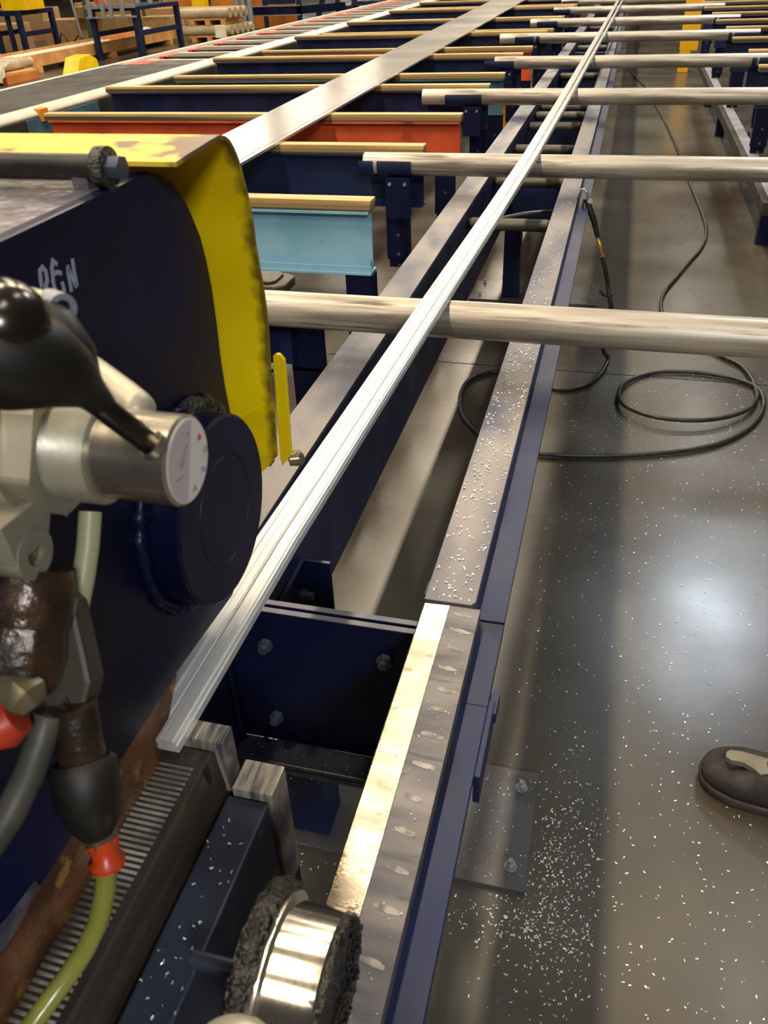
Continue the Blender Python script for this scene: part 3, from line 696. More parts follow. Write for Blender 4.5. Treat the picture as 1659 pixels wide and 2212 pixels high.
MB().lathe((VC.x, VC.y, VC.z), (-1, 0, 0), [(0.054, 0.02)] + dprof + [(0.086, 0.036), (0.088, 0.0)], 64).build('threaded_collar', M['cast'], val)
MB().tube([(X(-0.084), VC.y, VC.z), (X(-0.112), VC.y, VC.z)], 0.045, 6, ring0=(0, 0.5, 0.86)).flat().build('hex_collar', M['cast'], val, 0.003)
MB().tube([(X(-0.108), VC.y, VC.z+0.002), (X(-0.165), VC.y, VC.z+0.002)], [0.046, 0.052], 32).build('valve_body', M['cast'], val)
lobe = at_d(62, 1195, 0.535)
lb0 = Vector((X(-0.098), lobe.y, lobe.z))
MB().pipe(lb0, lb0+Vector((-0.03, 0, 0)), 0.0175, 0.008, 32).prism([lb0+Vector((-0.001, 0.0175, 0.002)), lb0+Vector((-0.001, 0.034, 0.03)), lb0+Vector((-0.001, -0.02, 0.034)), lb0+Vector((-0.001, -0.0175, 0.002))], (-0.028, 0, 0)).build('mounting_lug', M['cast'], val, 0.001)
MB().cyl(lb0+Vector((-0.004, 0, 0)), lb0+Vector((-0.02, 0, 0)), 0.0082, 20).build('lug_bore', M['brass'], val)
nk0, nk1 = at_d(160, 775, 0.56), at_d(292, 885, 0.535)
MB().tube([nk0, nk0.lerp(nk1, .3), nk0.lerp(nk1, .8), nk1], [0.010, 0.012, 0.0135, 0.0135], 24).ball(nk1, 0.0135, 20).build('casting_neck', M['cast'], val)
r0_, r1_ = at_d(328, 960, 0.478), at_d(205, 868, 0.45)
MB().tube([r0_+(r0_-r1_)*0.02, r0_, r1_], [0.0055, 0.0072, 0.0072], 24).build('lever_rod', M['darkchrome'], val)
MB().pipe(r0_+(r0_-r1_)*0.09, r0_-(r0_-r1_)*0.02, 0.0088, 0.005, 24).build('rod_socket', M['chrome'], val)
g = [at_d(228, 880, 0.455), at_d(190, 845, 0.445), at_d(150, 805, 0.43), at_d(100, 770, 0.42), at_d(40, 745, 0.41), at_d(-40, 725, 0.40), at_d(-140, 715, 0.40)]
MB().tube([g[0], g[1]]+[p-UY*0.004*min(i+1,3)*0.6 for i, p in enumerate(g[2:])], [0.007, 0.0105, 0.0175, 0.0235, 0.0265, 0.0285, 0.029], 32).build('lever_grip', M['black'], val)
MB().tube([at_d(190, 830, 0.447), at_d(160, 770, 0.44), at_d(118, 705, 0.44), at_d(92, 668, 0.44)], [0.008, 0.0125, 0.0125, 0.009], 24).build('lever_boot', M['black'], val)
MB().ball(at_d(8, 705, 0.40), 0.0235, 28).build('chrome_knob', M['darkchrome'], val)
MB().tube([at_d(60, 650, 0.45), at_d(105, 665, 0.445), at_d(120, 690, 0.445)], [0.008, 0.009, 0.007], 20).build('green_fitting', mat('pale_green_cast', srgb(136, 140, 108), rough=0.4, metal=0.4), val)
h_ = at_d(136, 668, 0.44)
MB().pipe(h_, h_+Vector((-0.012, 0.006, 0)), 0.0085, 0.005, 20).build('port_ring', M['greysteel'], val)
MB().cyl(h_+Vector((-0.002, 0.001, 0)), h_+Vector((-0.006, 0.003, 0)), 0.0055, 16).build('port_hole', M['black'], val)

# fittings and hoses below the valve
fit = empty('hose_fitting', (-0.33, 0.35, 1.15), 'oily brown fittings and black coupling hanging below the hand valve', 'fitting')
MB().tube([at_d(70, 1225, 0.56), at_d(62, 1290, 0.56), at_d(55, 1350, 0.56)], [0.026, 0.032, 0.030], 28).build('elbow', M['oily'], fit)
MB().tube([at_d(55, 1345, 0.555), at_d(45, 1420, 0.555), at_d(40, 1480, 0.555)], [0.028, 0.031, 0.026], 8).build('hex_body', M['oily'], fit, 0.002)
op = [at_d(px, py, 0.57) for px, py in ((92, 1350), (140, 1280), (158, 1300), (172, 1360), (190, 1440), (197, 1475), (186, 1520), (160, 1550), (140, 1520), (115, 1545), (80, 1520), (70, 1440))]
MB().prism(op, D*0.03).build('grimy_plate', M['olive'], fit, 0.004)
MB().tube([at_d(20, 1480, 0.54), at_d(60, 1510, 0.535), at_d(75, 1530, 0.535)], [0.016, 0.0165, 0.010], 6).build('brass_nut', M['brass'], fit, 0.001)
MB().tube([at_d(-25, 1570, 0.53), at_d(15, 1560, 0.53), at_d(38, 1545, 0.53)], [0.016, 0.017, 0.013], 24).build('orange_collar', M['orange'], fit)
MB().tube([at_d(158, 1520, 0.57), at_d(172, 1600, 0.575), at_d(182, 1665, 0.58)], [0.016, 0.0155, 0.0165], 28).build('coupling_stem', M['oily'], fit)
cp = [at_d(176, 1640, 0.58), at_d(178, 1652, 0.58), at_d(190, 1720, 0.585), at_d(200, 1760, 0.59), at_d(208, 1795, 0.595)]
MB().tube(cp, [0.020, 0.0235, 0.0235, 0.020, 0.013], 32).build('black_coupling', M['black'], fit)
MB().tube([at_d(210, 1785, 0.60), at_d(220, 1815, 0.605)], [0.012, 0.0125], 6).build('brass_end', M['brass'], fit, 0.001)
MB().tube([at_d(220, 1815, 0.605), at_d(226, 1835, 0.605), at_d(229, 1852, 0.605), at_d(231, 1858, 0.606), at_d(233, 1872, 0.607)], [0.0125, 0.0105, 0.0095, 0.0135, 0.012], 28).build('orange_ring', M['orange'], fit)
hs = MB().tube([at_d(px, py, w) for px, py, w in ((232, 1860, .61), (228, 1920, .615), (213, 1990, .62), (185, 2050, .62), (145, 2110, .62), (100, 2170, .61), (50, 2240, .60), (-30, 2320, .6))], 0.0078, 20)
tag(hs.build('air_hose', M['greenhose']), 'translucent yellow-green air hose curving down from the orange ring', 'hose')
hs = MB().tube([at_d(px, py, w) for px, py, w in ((195, 1105, .60), (190, 1180, .60), (180, 1250, .60), (168, 1310, .60), (158, 1380, .61))], 0.0082, 20)
tag(hs.build('air_hose', M['palehose']), 'short pale cream hose running down behind the silver valve', 'hose')
hs = MB().tube([at_d(px, py, w) for px, py, w in ((105, 1540, .56), (88, 1600, .56), (60, 1680, .55), (20, 1760, .54), (-40, 1850, .53))], 0.0105, 20)
tag(hs.build('air_hose', M['greyhose']), 'thick grimy grey hose at the left edge under the fittings', 'hose')
kn = at_d(510, 2275, 0.52)
tag(MB().ball(kn, 0.019, 24, (1.5, 1.2, 0.7)).build('round_knob', M['cast']), 'blurry pale rounded knob cut off at the bottom edge below the roller', 'knob')
# casting edge at the lower left
lc = [at_x(px, py, XF+0.004) for px, py in ((0, 2010), (40, 1960), (80, 1905), (86, 1915), (60, 1965), (30, 2020), (0, 2060))]
MB().prism(lc, (-0.003, 0, 0)).build('scraped_edge', M['housetop'], saw)

# ------------------------------------------------------------------ air gun and hose
gun = empty('air_blow_gun', (-0.06, 3.45, 0.36), 'black air blow gun with brass coupling hanging off the right rail', 'air gun')
Yg = 3.42
gy = lambda px, py, dy=0: at_y(px, py, Yg+dy)
tipz = 0.772
nz_ = [Vector((-0.135, Yg, 0.775)), gy(1256, 409), gy(1262, 409), gy(1268, 416), gy(1272, 432)]
MB().tube(nz_, [0.0035, 0.004, 0.0045, 0.005, 0.006], 14).build('nozzle', M['chrome'], gun)
MB().cyl(gy(1275, 434, -0.012), gy(1275, 434, 0.008), 0.0105, 20).build('pivot_bolt', M['bolt'], gun)
MB().tube([gy(1266, 430), gy(1272, 446), gy(1284, 480), gy(1290, 508), gy(1291, 514)], [0.008, 0.012, 0.0115, 0.0095, 0.006], 20).build('grip', M['black'], gun)
MB().tube([gy(1262, 430, -.01), gy(1256, 460, -.015), gy(1254, 485, -.02), gy(1255, 506, -.02)], 0.0042, 12).build('trigger_lever', M['black'], gun)
MB().tube([gy(1290, 512), gy(1293, 522), gy(1294, 523), gy(1298, 540), gy(1298.5, 541), gy(1304, 556)], [0.0065, 0.0065, 0.0085, 0.0085, 0.0065, 0.0055], 8).build('brass_coupling', M['brassgold'], gun)
MB().tube([gy(1300, 554), gy(1307, 580), gy(1313, 616)], [0.0075, 0.0085, 0.0085], 20).build('hose_sleeve', M['black'], gun)
MB().tube([gy(1296, 628), gy(1305, 637), gy(1318, 640), gy(1330, 631)], [0.004, 0.008, 0.0065, 0.002], 12).build('rubber_flap', M['black'], gun)
def fz(px, py): 
    q = at_z(px, py, 0.012); return q
path = [gy(1313, 616), gy(1317, 645), gy(1320, 665, .02)]
path += [Vector((0.05, 3.52, 0.22)), Vector((0.035, 3.56, 0.10)), at_z(1314, 775, 0.03)]
path += [fz(*p) for p in ((1300, 805), (1275, 828), (1240, 840), (1205, 841), (1165, 830), (1120, 812), (1078, 803), (1045, 806), (1015, 820), (998, 842), (994, 870), (1002, 900), (1030, 933), (1070, 958), (1110, 972), (1165, 980), (1240, 984), (1330, 984), (1420, 979), (1500, 970), (1560, 955), (1610, 930), (1640, 900), (1650, 868), (1638, 840), (1600, 822), (1550, 810), (1490, 803), (1430, 803), (1385, 812), (1350, 830), (1336, 855), (1345, 880), (1380, 900), (1430, 913), (1500, 917), (1560, 910), (1610, 892), (1632, 868), (1634, 845), (1622, 815), (1600, 790), (1560, 770), (1500, 735), (1440, 690), (1428, 660), (1436, 630), (1460, 600), (1490, 565), (1515, 535), (1526, 505), (1522, 475), (1505, 430), (1490, 395), (1478, 360), (1465, 325), (1440, 270), (1415, 225), (1395, 190), (1375, 170), (1362, 155), (1358, 135))]
# smooth path by Catmull-Rom
def crom(P, sub=4):
    out = []
    for i in range(len(P)-1):
        p0 = P[max(i-1, 0)]; p1 = P[i]; p2 = P[i+1]; p3 = P[min(i+2, len(P)-1)]
        for k in range(sub):
            t = k/sub; out.append(0.5*((2*p1)+(p2-p0)*t+(2*p0-5*p1+4*p2-p3)*t*t+(3*p1-p0-3*p2+p3)*t**3))
    out.append(P[-1]); return out
# lift where the hose crosses itself
for i, p in enumerate(path):
    if 36 <= i <= 44: p.z += 0.02*sin(pi*(i-35)/10)
pp = crom(path)
for p in pp: p.z = max(p.z, 0.0105)
tag(MB().tube(pp, 0.0095, 14).build('air_hose', M['blackhose']), 'long black air hose coiled on the floor right of the rail', 'hose')
hp = crom([Vector((-0.53, 3.62, 0.62)), Vector((-0.45, 3.62, 0.64)), Vector((-0.33, 3.66, 0.655)), Vector((-0.20, 3.66, 0.665))])
tag(MB().tube(hp, 0.009, 12).build('air_line', M['blackhose']), 'black line stretched between the rails just behind the first idler roller', 'hose')

# ------------------------------------------------------------------ shoe
sh = empty('shoe', (0.48, 1.33, 0), 'dark suede work shoe with olive toe patch standing at the right edge', 'shoe')
ang = radians(-16); ca, sa = cos(ang), sin(ang)
def sp(u, v, z): return Vector((0.343 + u*ca - v*sa, 1.362 + u*sa + v*ca, z))
def outline(t):
    # half widths of a sole along its length t 0..1
    pts = [(0, 0.0), (0.02, 0.022), (0.06, 0.036), (0.14, 0.047), (0.28, 0.053), (0.45, 0.048), (0.62, 0.040), (0.8, 0.037), (0.92, 0.033), (0.98, 0.02), (1, 0.0)]
    for (a, b), (c, d) in zip(pts, pts[1:]):
        if t <= c: return b + (d-b)*(t-a)/(c-a)
    return 0
_ol = outline
outline = lambda t: 1.24*_ol(t)
def shoe_loft(levels, n=40):
    vs = []; fs = []
    for (z, scale, top) in levels:
        for i in range(n*2):
            t = (i if i < n else 2*n-i)/n; sgn = 1 if i < n else -1
            tt_ = 0.5-0.5*cos(pi*t)
            u = 0.30*tt_; v = sgn*outline(tt_)
            uu = 0.15+(u-0.15)*(1-(1-scale)*0.6); vv = v*scale
            zz = z if top is None else top(u, v, z)
            vs.append(sp(uu, vv, zz))
    m_ = n*2
    for l in range(len(levels)-1):
        for i in range(m_):
            k = (i+1) % m_; fs.append((l*m_+i, l*m_+k, (l+1)*m_+k, (l+1)*m_+i))
    fs.append(tuple(range(m_-1, -1, -1))); fs.append(tuple(range((len(levels)-1)*m_, len(levels)*m_)))
    return MB().add(vs, fs, True)
shoe_loft([(0.0, 0.94, None), (0.004, 1.0, None), (0.02, 1.03, None), (0.028, 1.0, None)]).build('sole', M['shoesole'], sh)
def ht(f):
    def g_(u, v, z):
        t = u/0.30
        h = 0.042 + 0.026*min(1, t/0.25)**0.7 + 0.045*max(0, t-0.3)/0.5
        return 0.030 + (min(h*1.22, 0.13)-0.030)*f
    return g_
shoe_loft([(0.0, 0.99, ht(0)), (0.0, 1.0, ht(0.3)), (0, 0.97, ht(0.55)), (0, 0.86, ht(0.8)), (0, 0.62, ht(0.95)), (0, 0.3, ht(1.0)), (0, 0.05, ht(1.0))]).build('upper', M['shoe'], sh)
tc = MB()
tp = [sp(u, v, 0) for u, v in ((0.045, 0.02), (0.052, 0.032), (0.075, 0.034), (0.11, 0.03), (0.135, 0.024), (0.128, 0.012), (0.132, -0.004), (0.14, -0.022), (0.122, -0.028), (0.105, -0.012), (0.085, -0.002), (0.06, -0.004), (0.048, 0.004))]
def tz(u, v): return 0
vs = []
for (u, v) in ((0.045, 0.02), (0.052, 0.030), (0.075, 0.031), (0.11, 0.028), (0.135, 0.022), (0.128, 0.012), (0.132, -0.004), (0.14, -0.020), (0.122, -0.026), (0.105, -0.012), (0.085, -0.002), (0.06, -0.004), (0.048, 0.004)):
    t = u/0.30; h = 1.22*(0.042 + 0.026*min(1, t/0.25)**0.7 + 0.045*max(0, t-0.3)/0.5)
    vs.append(sp(u, v, h - 0.20*abs(v)**1.2 + 0.001))
vs2 = [p - Vector((0, 0, 0.014)) for p in vs]; n = len(vs)
cen = sum(vs, Vector())/n + Vector((0, 0, 0.003))
tc.add(vs+vs2+[cen], [(i, (i+1) % n, 2*n) for i in range(n)] + [(i, i+n, (i+1) % n+n, (i+1) % n) for i in range(n)], False)
tc.build('toe_patch', M['shoetoe'], sh)
lc_ = MB()
for k in range(4):
    u = 0.155+0.02*k; h = 1.22*(0.042+0.026+0.045*(u/0.3-0.3)/0.5)+0.003
    lc_.tube([sp(u, 0.022, h-0.004), sp(u+0.004, 0, h+0.003), sp(u, -0.022, h-0.004)], 0.0022, 8)
lc_.build('laces', M['black'], sh)

# ------------------------------------------------------------------ conveyor at the left
cv = empty('belt_conveyor', (-3.95, 9, 0), 'long belt conveyor with rounded white side edge beyond the wood-topped beams', 'conveyor')
MB().box(-4.36, -3.56, 2.0, 7.25, 0.862, 0.882).build('belt', M['belt'], cv, 0.002)
def halfround(x, w, h, z, y0, y1):
    mb = MB(); n = 10; vs = []
    for yv in (y0, y1):
        for i in range(n+1):
            an = pi*i/n; vs.append((x - w/2*cos(an), yv, z + h*sin(an)))
    fs = [(i, i+1, n+2+i, n+1+i) for i in range(n)]
    fs += [tuple(range(n, -1, -1)), tuple(range(n+1, 2*n+2)), (0, n+1, 2*n+1, n)]
    return mb.add(vs, fs, True)
halfround(-3.49, 0.13, 0.045, 0.862, 2.0, 30).build('white_edge', M['white'], cv)
MB().box(-4.40, -4.36, 2.0, 30, 0.80, 0.885).build('far_edge', M['white'], cv, 0.003)
MB().box(-3.54, -3.42, 2.0, 30, 0.62, 0.860).box(-4.40, -4.34, 2.0, 30, 0.6, 0.80).build('side_frame', M['dark'], cv, 0.003)
MB().box(-3.43, -3.415, 4.6, 5.4, 0.66, 0.855).build('grey_panel', M['tealdk'], cv, 0.002)
MB().box(-3.46, -3.405, 4.74, 4.82, 0.83, 0.900).build('orange_tape', mat('orange_tape', srgb(226, 140, 30), rough=0.5), cv, 0.002)
k = 0; y = 7.45
rs = [8, 0, 1, 1, 1, 1, 1, 2, 1, 1, 1, 1, 2, 1, 1, 1, 1, 2, 1, 1, 1, 2, 1]
while y < 24:
    MB().box(-4.30, -3.60, y, y+0.30, 0.845, 0.862).build('belt_slat', M['slatgrey'], cv, 0.002)
    MB().box(-4.30, -3.60, y+0.30, y+0.335, 0.845, 0.868).build('slat_edge', M['white'], cv, 0.001)
    MB().box(-4.345, -4.30 + (0.14 if k % 5 == 0 else 0.03), y, y+0.298, 0.84, 0.865).build('red_block', M['beltred'], cv, 0.001)
    y += 0.62; k += 1
for yy in (3, 7, 11, 15, 19, 23):
    for xx in (-4.35, -3.53):
        MB().box(xx-0.04, xx+0.04, yy, yy+0.08, 0, 0.62).build('leg', M['bluedark'], cv, 0.002)
MB().box(-4.30, -3.60, 7.3, 24, 0.70, 0.72).build('pan', M['dark'], cv)

# ------------------------------------------------------------------ background things
def table(loc, sx, sy, h, label, nm='work_table', th=0.09, shelf=None, rail_=True):
    x, y = loc; t = empty(nm, (x, y, 0), label, 'table')
    MB().box(x-sx/2, x+sx/2, y-sy/2, y+sy/2, h-th, h).build('table_top', M['blue'], t, 0.004)
    for dx in (-1, 1):
        for dy in (-1, 1):
            cx, cy = x+dx*(sx/2-0.05), y+dy*(sy/2-0.05)
            MB().box(cx-0.05, cx+0.05, cy-0.05, cy+0.05, 0, h-th).build('leg', M['blue'], t, 0.004)
    if rail_:
        for dx in (-1, 1):
            MB().box(x+dx*(sx/2-0.05)-0.03, x+dx*(sx/2-0.05)+0.03, y-sy/2+0.1, y+sy/2-0.1, h*0.45, h*0.45+0.09).build('side_rail', M['blue'], t, 0.003)
    return t
t1 = table((-13.1, 18.3), 0.95, 1.3, 0.88, 'blue steel table in the far left corner carrying the yellow box')
for xo in (-0.2, 0.12):
    MB().box(-13.1+xo-0.04, -13.1+xo+0.04, 17.7, 17.78, 0.02, 0.79).build('middle_bar', M['blue'], t1, 0.003)
MB().box(-13.5, -12.7, 17.7, 17.78, 0.0, 0.06).build('bottom_bar', M['blue'], t1, 0.003)
tag(MB().box(-13.05, -12.45, 17.72, 18.4, 0.882, 1.5).build('yellow_box', M['yellow'], None, 0.01), 'large yellow box standing on the blue corner table', 'box')
t2 = table((-10.0, 17.9), 1.05, 1.9, 0.92, 'blue steel table with slotted front and upright grey bars, left of the roller stack', th=0.07)
MB().box(-10.55, -9.45, 16.88, 16.93, 0.74, 0.77).box(-10.55, -9.45, 16.88, 16.93, 0.9, 0.97).build('slotted_apron', M['greysteel'], t2, 0.003)
for dx in (-0.42, -0.12, 0.05, 0.3):
    MB().box(-10.0+dx-0.035, -10.0+dx+0.035, 16.82, 16.88, 0.74, 1.6).build('upright_bar', M['greysteel'], t2, 0.003)
for k, (dx, dy) in enumerate(((-0.1, 18.2), (0.15, 18.3), (0.32, 18.6))):
    tag(MB().cyl((-10+dx, dy, 0.922), (-10+dx, dy, 1.45), 0.06, 20).build('steel_canister', M['greysteel'], None), 'grey canister standing on the slotted blue table, %s from the left' % ('first', 'second', 'third')[k], 'canister', 'canisters on the slotted blue table')
# timber crate, rolls
cr = empty('timber_crate', (-11.0, 17.2, 0), 'long low pine crate on the floor under the blue tables', 'crate')
MB().box(-10.62, -10.57, 14.5, 21.0, 0.10, 0.30).build('side_board', M['timber'], cr, 0.004)
MB().box(-11.4, -11.35, 14.5, 21.0, 0.10, 0.30).build('side_board', M['timber'], cr, 0.004)
MB().box(-11.35, -10.62, 14.5, 21.0, 0.10, 0.13).build('bottom_board', M['orangewood'], cr, 0.004)
for yy in (14.9, 17.6, 20.2):
    MB().box(-11.45, -10.52, yy, yy+0.15, 0, 0.10).build('bearer', M['timber'], cr, 0.004)
for k, xx in enumerate((-11.22, -11.05)):
    tag(MB().cyl((xx, 14.55, 0.17+0.04), (xx, 18.4, 0.17+0.04), 0.065, 18).build('white_roll', M['white'], None), 'long white wrapped roll lying in the pine crate, %s one' % ('outer', 'inner')[k], 'roll', 'white rolls in the pine crate')
tag(MB().ball((-10.98, 20.0, 0.27), 0.16, 14, (1, 1.2, 0.8)).build('plastic_bag', M['plastic']), 'small clear plastic bag on the pine crate behind the blue leg', 'bag')
# pallet with wrapped tubes at the far left
pl_ = empty('pallet', (-10.6, 13.6, 0), 'small dark wooden pallet holding wrapped tubes at the left edge', 'pallet')
MB().box(-11.1, -10.05, 13.3, 14.2, 0.12, 0.16).build('deck', M['timber'], pl_, 0.004)
for xx in (-11.1, -10.62, -10.15):
    MB().box(xx, xx+0.1, 13.3, 14.2, 0, 0.12).build('bearer', M['orangewood'], pl_, 0.004)
for k in range(5):
    tag(MB().cyl((-10.98+0.17*k, 13.35, 0.245), (-10.98+0.17*k, 14.4, 0.245), 0.08, 20).build('wrapped_tube', M['stackroll']), 'pale tube wrapped in plastic on the left pallet, %s from the left' % ('first', 'second', 'third', 'fourth', 'fifth')[k], 'tube', 'wrapped tubes on the left pallet')
wr_ = MB(); vs = []; fs = []; random.seed(4)
nx, ny = 24, 10
for i in range(nx+1):
    for j in range(ny+1):
        u = i/nx; v = j/ny
        x = -11.15 + 1.15*u; yv = 13.12 + 0.35*v
        z = 0.34 - 0.30*(1-v)**2 + random.uniform(-.02, .02)
        vs.append((x + random.uniform(-.02, .02), yv, z))
for i in range(nx):
    for j in range(ny): fs.append((i*(ny+1)+j, (i+1)*(ny+1)+j, (i+1)*(ny+1)+j+1, i*(ny+1)+j+1))
wrp = MB().add(vs, fs, True).build('plastic_wrap', M['plastic'])
sol = wrp.modifiers.new('solid', 'SOLIDIFY'); sol.thickness = 0.004
tag(wrp, 'crumpled clear plastic wrap trailing off the wrapped tubes', 'wrap')
# yellow floor guard
q = at_z(155, 165, 0); q2 = at_z(213, 148, 0)
gx = [(q.x-0.05, 0), (q.x+0.22, 0.27), (q2.x-0.12+0.12, 0.27), (q2.x+0.12, 0.20), (q2.x+0.18, 0)]
tag(MB().prism([(-9.75, 14.45, 0.0), (-9.75, 14.66, 0.27), (-9.75, 15.0, 0.29), (-9.75, 15.2, 0.2), (-9.75, 15.25, 0.0)], (0.3, 0, 0)).build('floor_guard', M['yellow'], None, 0.01), 'bright yellow wedge-shaped floor guard beyond the black belt', 'guard')
# cartons
CT_ = [(-14.6, 19.6, 1.1, .8, .55), (-13.6, 20.9, .9, .8, .55), (-12.6, 21.6, .9, .8, .55), (-11.6, 22.0, .9, .7, .5), (-14.9, 18.6, 1.0, .8, .6), (-13.0, 22.6, .8, .6, .9), (-15.8, 22.3, 1.7, .8, .75), (-13.9, 23.4, 1.5, .8, .8), (-11.9, 23.2, 1.3, .5, .62)]
nm_ = ['behind the corner table', 'just right of the corner table legs', 'left of the green pole', 'behind the slotted table', 'at the far left edge', 'tallest one standing behind the others', 'wide one behind the corner table', 'wide one at the back of the group', 'at the back beside the orange-brown panels']
for k, (x, y, sx, sy, h) in enumerate(CT_):
    tag(MB().box(x-sx/2, x+sx/2, y-sy/2, y+sy/2, 0, h).build('carton', M['carton'], None, 0.01), 'plain brown carton on the floor, %s' % nm_[k], 'carton', 'brown cartons on the floor at the left')
tag(MB().box(-13.25, -12.7, 20.7, 21.1, 0.552, 0.80).build('carton', M['carton'], None, 0.01), 'small brown carton with white labels on top of the larger cartons', 'carton')
# green machine with red chute
gm = empty('green_machine', (-12.2, 20.6, 0), 'dark green machine on a pole with sloping red chute, between the tables', 'machine')
MB().box(-12.28, -12.18, 19.6, 19.7, 0, 1.6).build('green_pole', M['green'], gm, 0.004)
MB().cyl((-12.35, 19.45, 0), (-12.5, 19.45, 1.6), 0.03, 16).build('grey_pole', M['greysteel'], gm)
MB().prism([(-12.1, 19.5, 1.25), (-11.95, 19.5, 1.3), (-11.55, 19.5, 0.82), (-11.75, 19.5, 0.72)], (0, 0.12, 0)).build('red_chute', M['red'], gm, 0.003)
MB().box(-12.95, -12.1, 19.8, 20.4, 0.92, 1.3).build('gearbox', M['dark'], gm, 0.02)
MB().box(-12.0, -11.0, 21.0, 21.6, 0.9, 1.7).build('green_cabinet', M['green'], gm, 0.02)
tag(crom and MB().tube(crom([Vector((-12.9, 19.3, 0.02)), Vector((-12.75, 19.25, 0.35)), Vector((-12.55, 19.25, 0.12)), Vector((-12.3, 19.25, 0.3)), Vector((-12.15, 19.3, 0.02))]), 0.015, 10).build('cable', M['blackhose']), 'black cable looping on the floor by the green pole', 'cable')
# roller stack on pallets
def pallet(x, y, z, label):
    t = empty('pallet', (x, y, z), label, 'pallet', 'pallets under the roller stack')
    MB().box(x-0.5, x+0.5, y-0.5, y+0.5, z+0.10, z+0.135).build('deck', M['timber'], t, 0.004)
    for dx in (-0.45, -0.05, 0.35):
        MB().box(x+dx, x+dx+0.12, y-0.5, y+0.5, z, z+0.10).build('bearer', M['timber'], t, 0.003)
pallet(-9.75, 21.2, 0, 'pine pallet on the floor below the stacked rollers')
pallet(-9.75, 21.2, 0.348, 'pine pallet sandwiched between two layers of rollers')
rr_ = 0.105
names = ['first', 'second', 'third', 'fourth', 'fifth', 'sixth']
for lay, (z, lab) in enumerate(((0.137+rr_, 'lower'), (0.485+rr_, 'upper'))):
    for k in range(5 if lay == 0 else 4):
        x0 = -10.5 + (0.0 if lay == 0 else 0.0); yk = 20.75+0.23*k
        t = empty('stored_roller', (-9.9, yk, z-rr_), 'pale long roller in the %s layer on the pallets, %s from the front' % (lab, names[k]), 'roller', 'rollers stored on the pallets')
        MB().cyl((x0, yk, z), (-9.15+0.04*k, yk, z), rr_, 20).build('roller_barrel', M['stackroll'], t)
        if lay == 0: MB().cyl((x0-0.03, yk, z), (x0, yk, z), rr_+0.006, 20).build('blue_cap', M['bluecap'], t)
for k in range(3):
    tag(MB().cyl((-9.65+0.17*k, 22.35, 0.0), (-9.65+0.17*k, 22.35, 1.0), 0.07, 16).build('steel_canister', M['greysteel']), 'grey cylinder standing upright behind the roller stack, %s from the left' % names[k], 'canister', 'upright cylinders behind the roller stack')
q = at_z(451, 100, 0.2)
tag(MB().box(-8.95, -8.72, 19.35, 19.45, 0.18, 0.42).box(-8.87, -8.80, 19.38, 19.42, 0, 0.18).build('white_box', M['white'], None, 0.006), 'small white box in front of the roller stack by the conveyor', 'box')
tag(MB().box(-8.2, -7.98, 25.6, 25.7, 0.18, 0.42).box(-8.12, -8.05, 25.63, 25.67, 0, 0.18).build('white_box', M['white'], None, 0.006), 'small white box beyond the conveyor near the blue A-frame', 'box')
# orange panels
for k, (x0, x1, y) in enumerate(((-12.6, -11.6, 23.9), (-11.2, -10.35, 24.2), (-10.2, -8.9, 24.5))):
    tag(MB().box(x0, x1, y, y+0.5, 0, 2.4).build('plywood_panel', M['orangewood'], None, 0.01), 'tall orange-brown wooden panel behind the roller stack, %s from the left' % names[k], 'panel', 'orange-brown wooden panels')
tag(MB().box(-11.58, -11.22, 23.8, 24.1, 0.4, 2.4).build('yellow_board', M['yellow'], None, 0.01), 'narrow tall yellow panel between the orange-brown wooden panels', 'panel')
# blue frame and A-frames
bf = empty('blue_rack', (-9.2, 23.4, 0), 'blue steel rack with channel shelf in front of the orange-brown panels', 'rack')
for (x, y) in ((-9.65, 23.0), (-8.25, 23.0), (-9.65, 24.2), (-7.6, 24.2)):
    MB().box(x-0.05, x+0.05, y, y+0.1, 0, 1.6).build('upright', M['blue'], bf, 0.003)
MB().box(-9.7, -8.2, 23.0, 23.1, 0.40, 0.58).build('channel_shelf', M['bluedark'], bf, 0.003)
MB().box(-9.7, -8.2, 22.98, 23.12, 0.58, 0.60).box(-9.7, -8.2, 22.98, 23.12, 0.38, 0.40).build('shelf_lip', M['greysteel'], bf, 0.002)
MB().prism([(-8.25, 23.0, 0.40), (-7.4, 24.2, 0.40), (-7.4, 24.3, 0.40), (-8.25, 23.1, 0.40)], (0, 0, 0.18)).build('side_channel', M['bluedark'], bf, 0.003)
MB().box(-9.7, -8.2, 23.0, 23.06, 1.05, 1.12).build('upper_rail', M['greysteel'], bf, 0.002)
MB().box(-9.3, -8.5, 23.3, 23.5, 0.62, 1.4).build('blue_box', M['blue'], bf, 0.01)
for k in range(3):
    MB().cyl((-9.5+0.45*k, 23.05, 1.12), (-9.5+0.45*k, 23.05, 1.5), 0.06, 14).build('grey_peg', M['greysteel'], bf)
for k, (x, y) in enumerate(((-7.9, 25.2), (-7.6, 27.5), (-7.2, 30.0))):
    t = empty('a_frame', (x, y, 0), 'blue steel A-frame stand beyond the conveyor, %s from the camera' % ('nearest', 'second', 'farthest')[k], 'stand', 'blue A-frames beyond the conveyor')
    for s_ in (-1, 1):
        MB().prism([(x+s_*0.75, y, 0), (x+s_*0.62, y, 0), (x+s_*0.02, y, 1.5), (x+s_*0.15, y, 1.5)], (0, 0.12, 0)).build('frame_leg', M['blue'], t, 0.003)
    MB().box(x-0.5, x+0.5, y, y+0.1, 0.35, 0.45).build('cross_bar', M['blue'], t, 0.003)
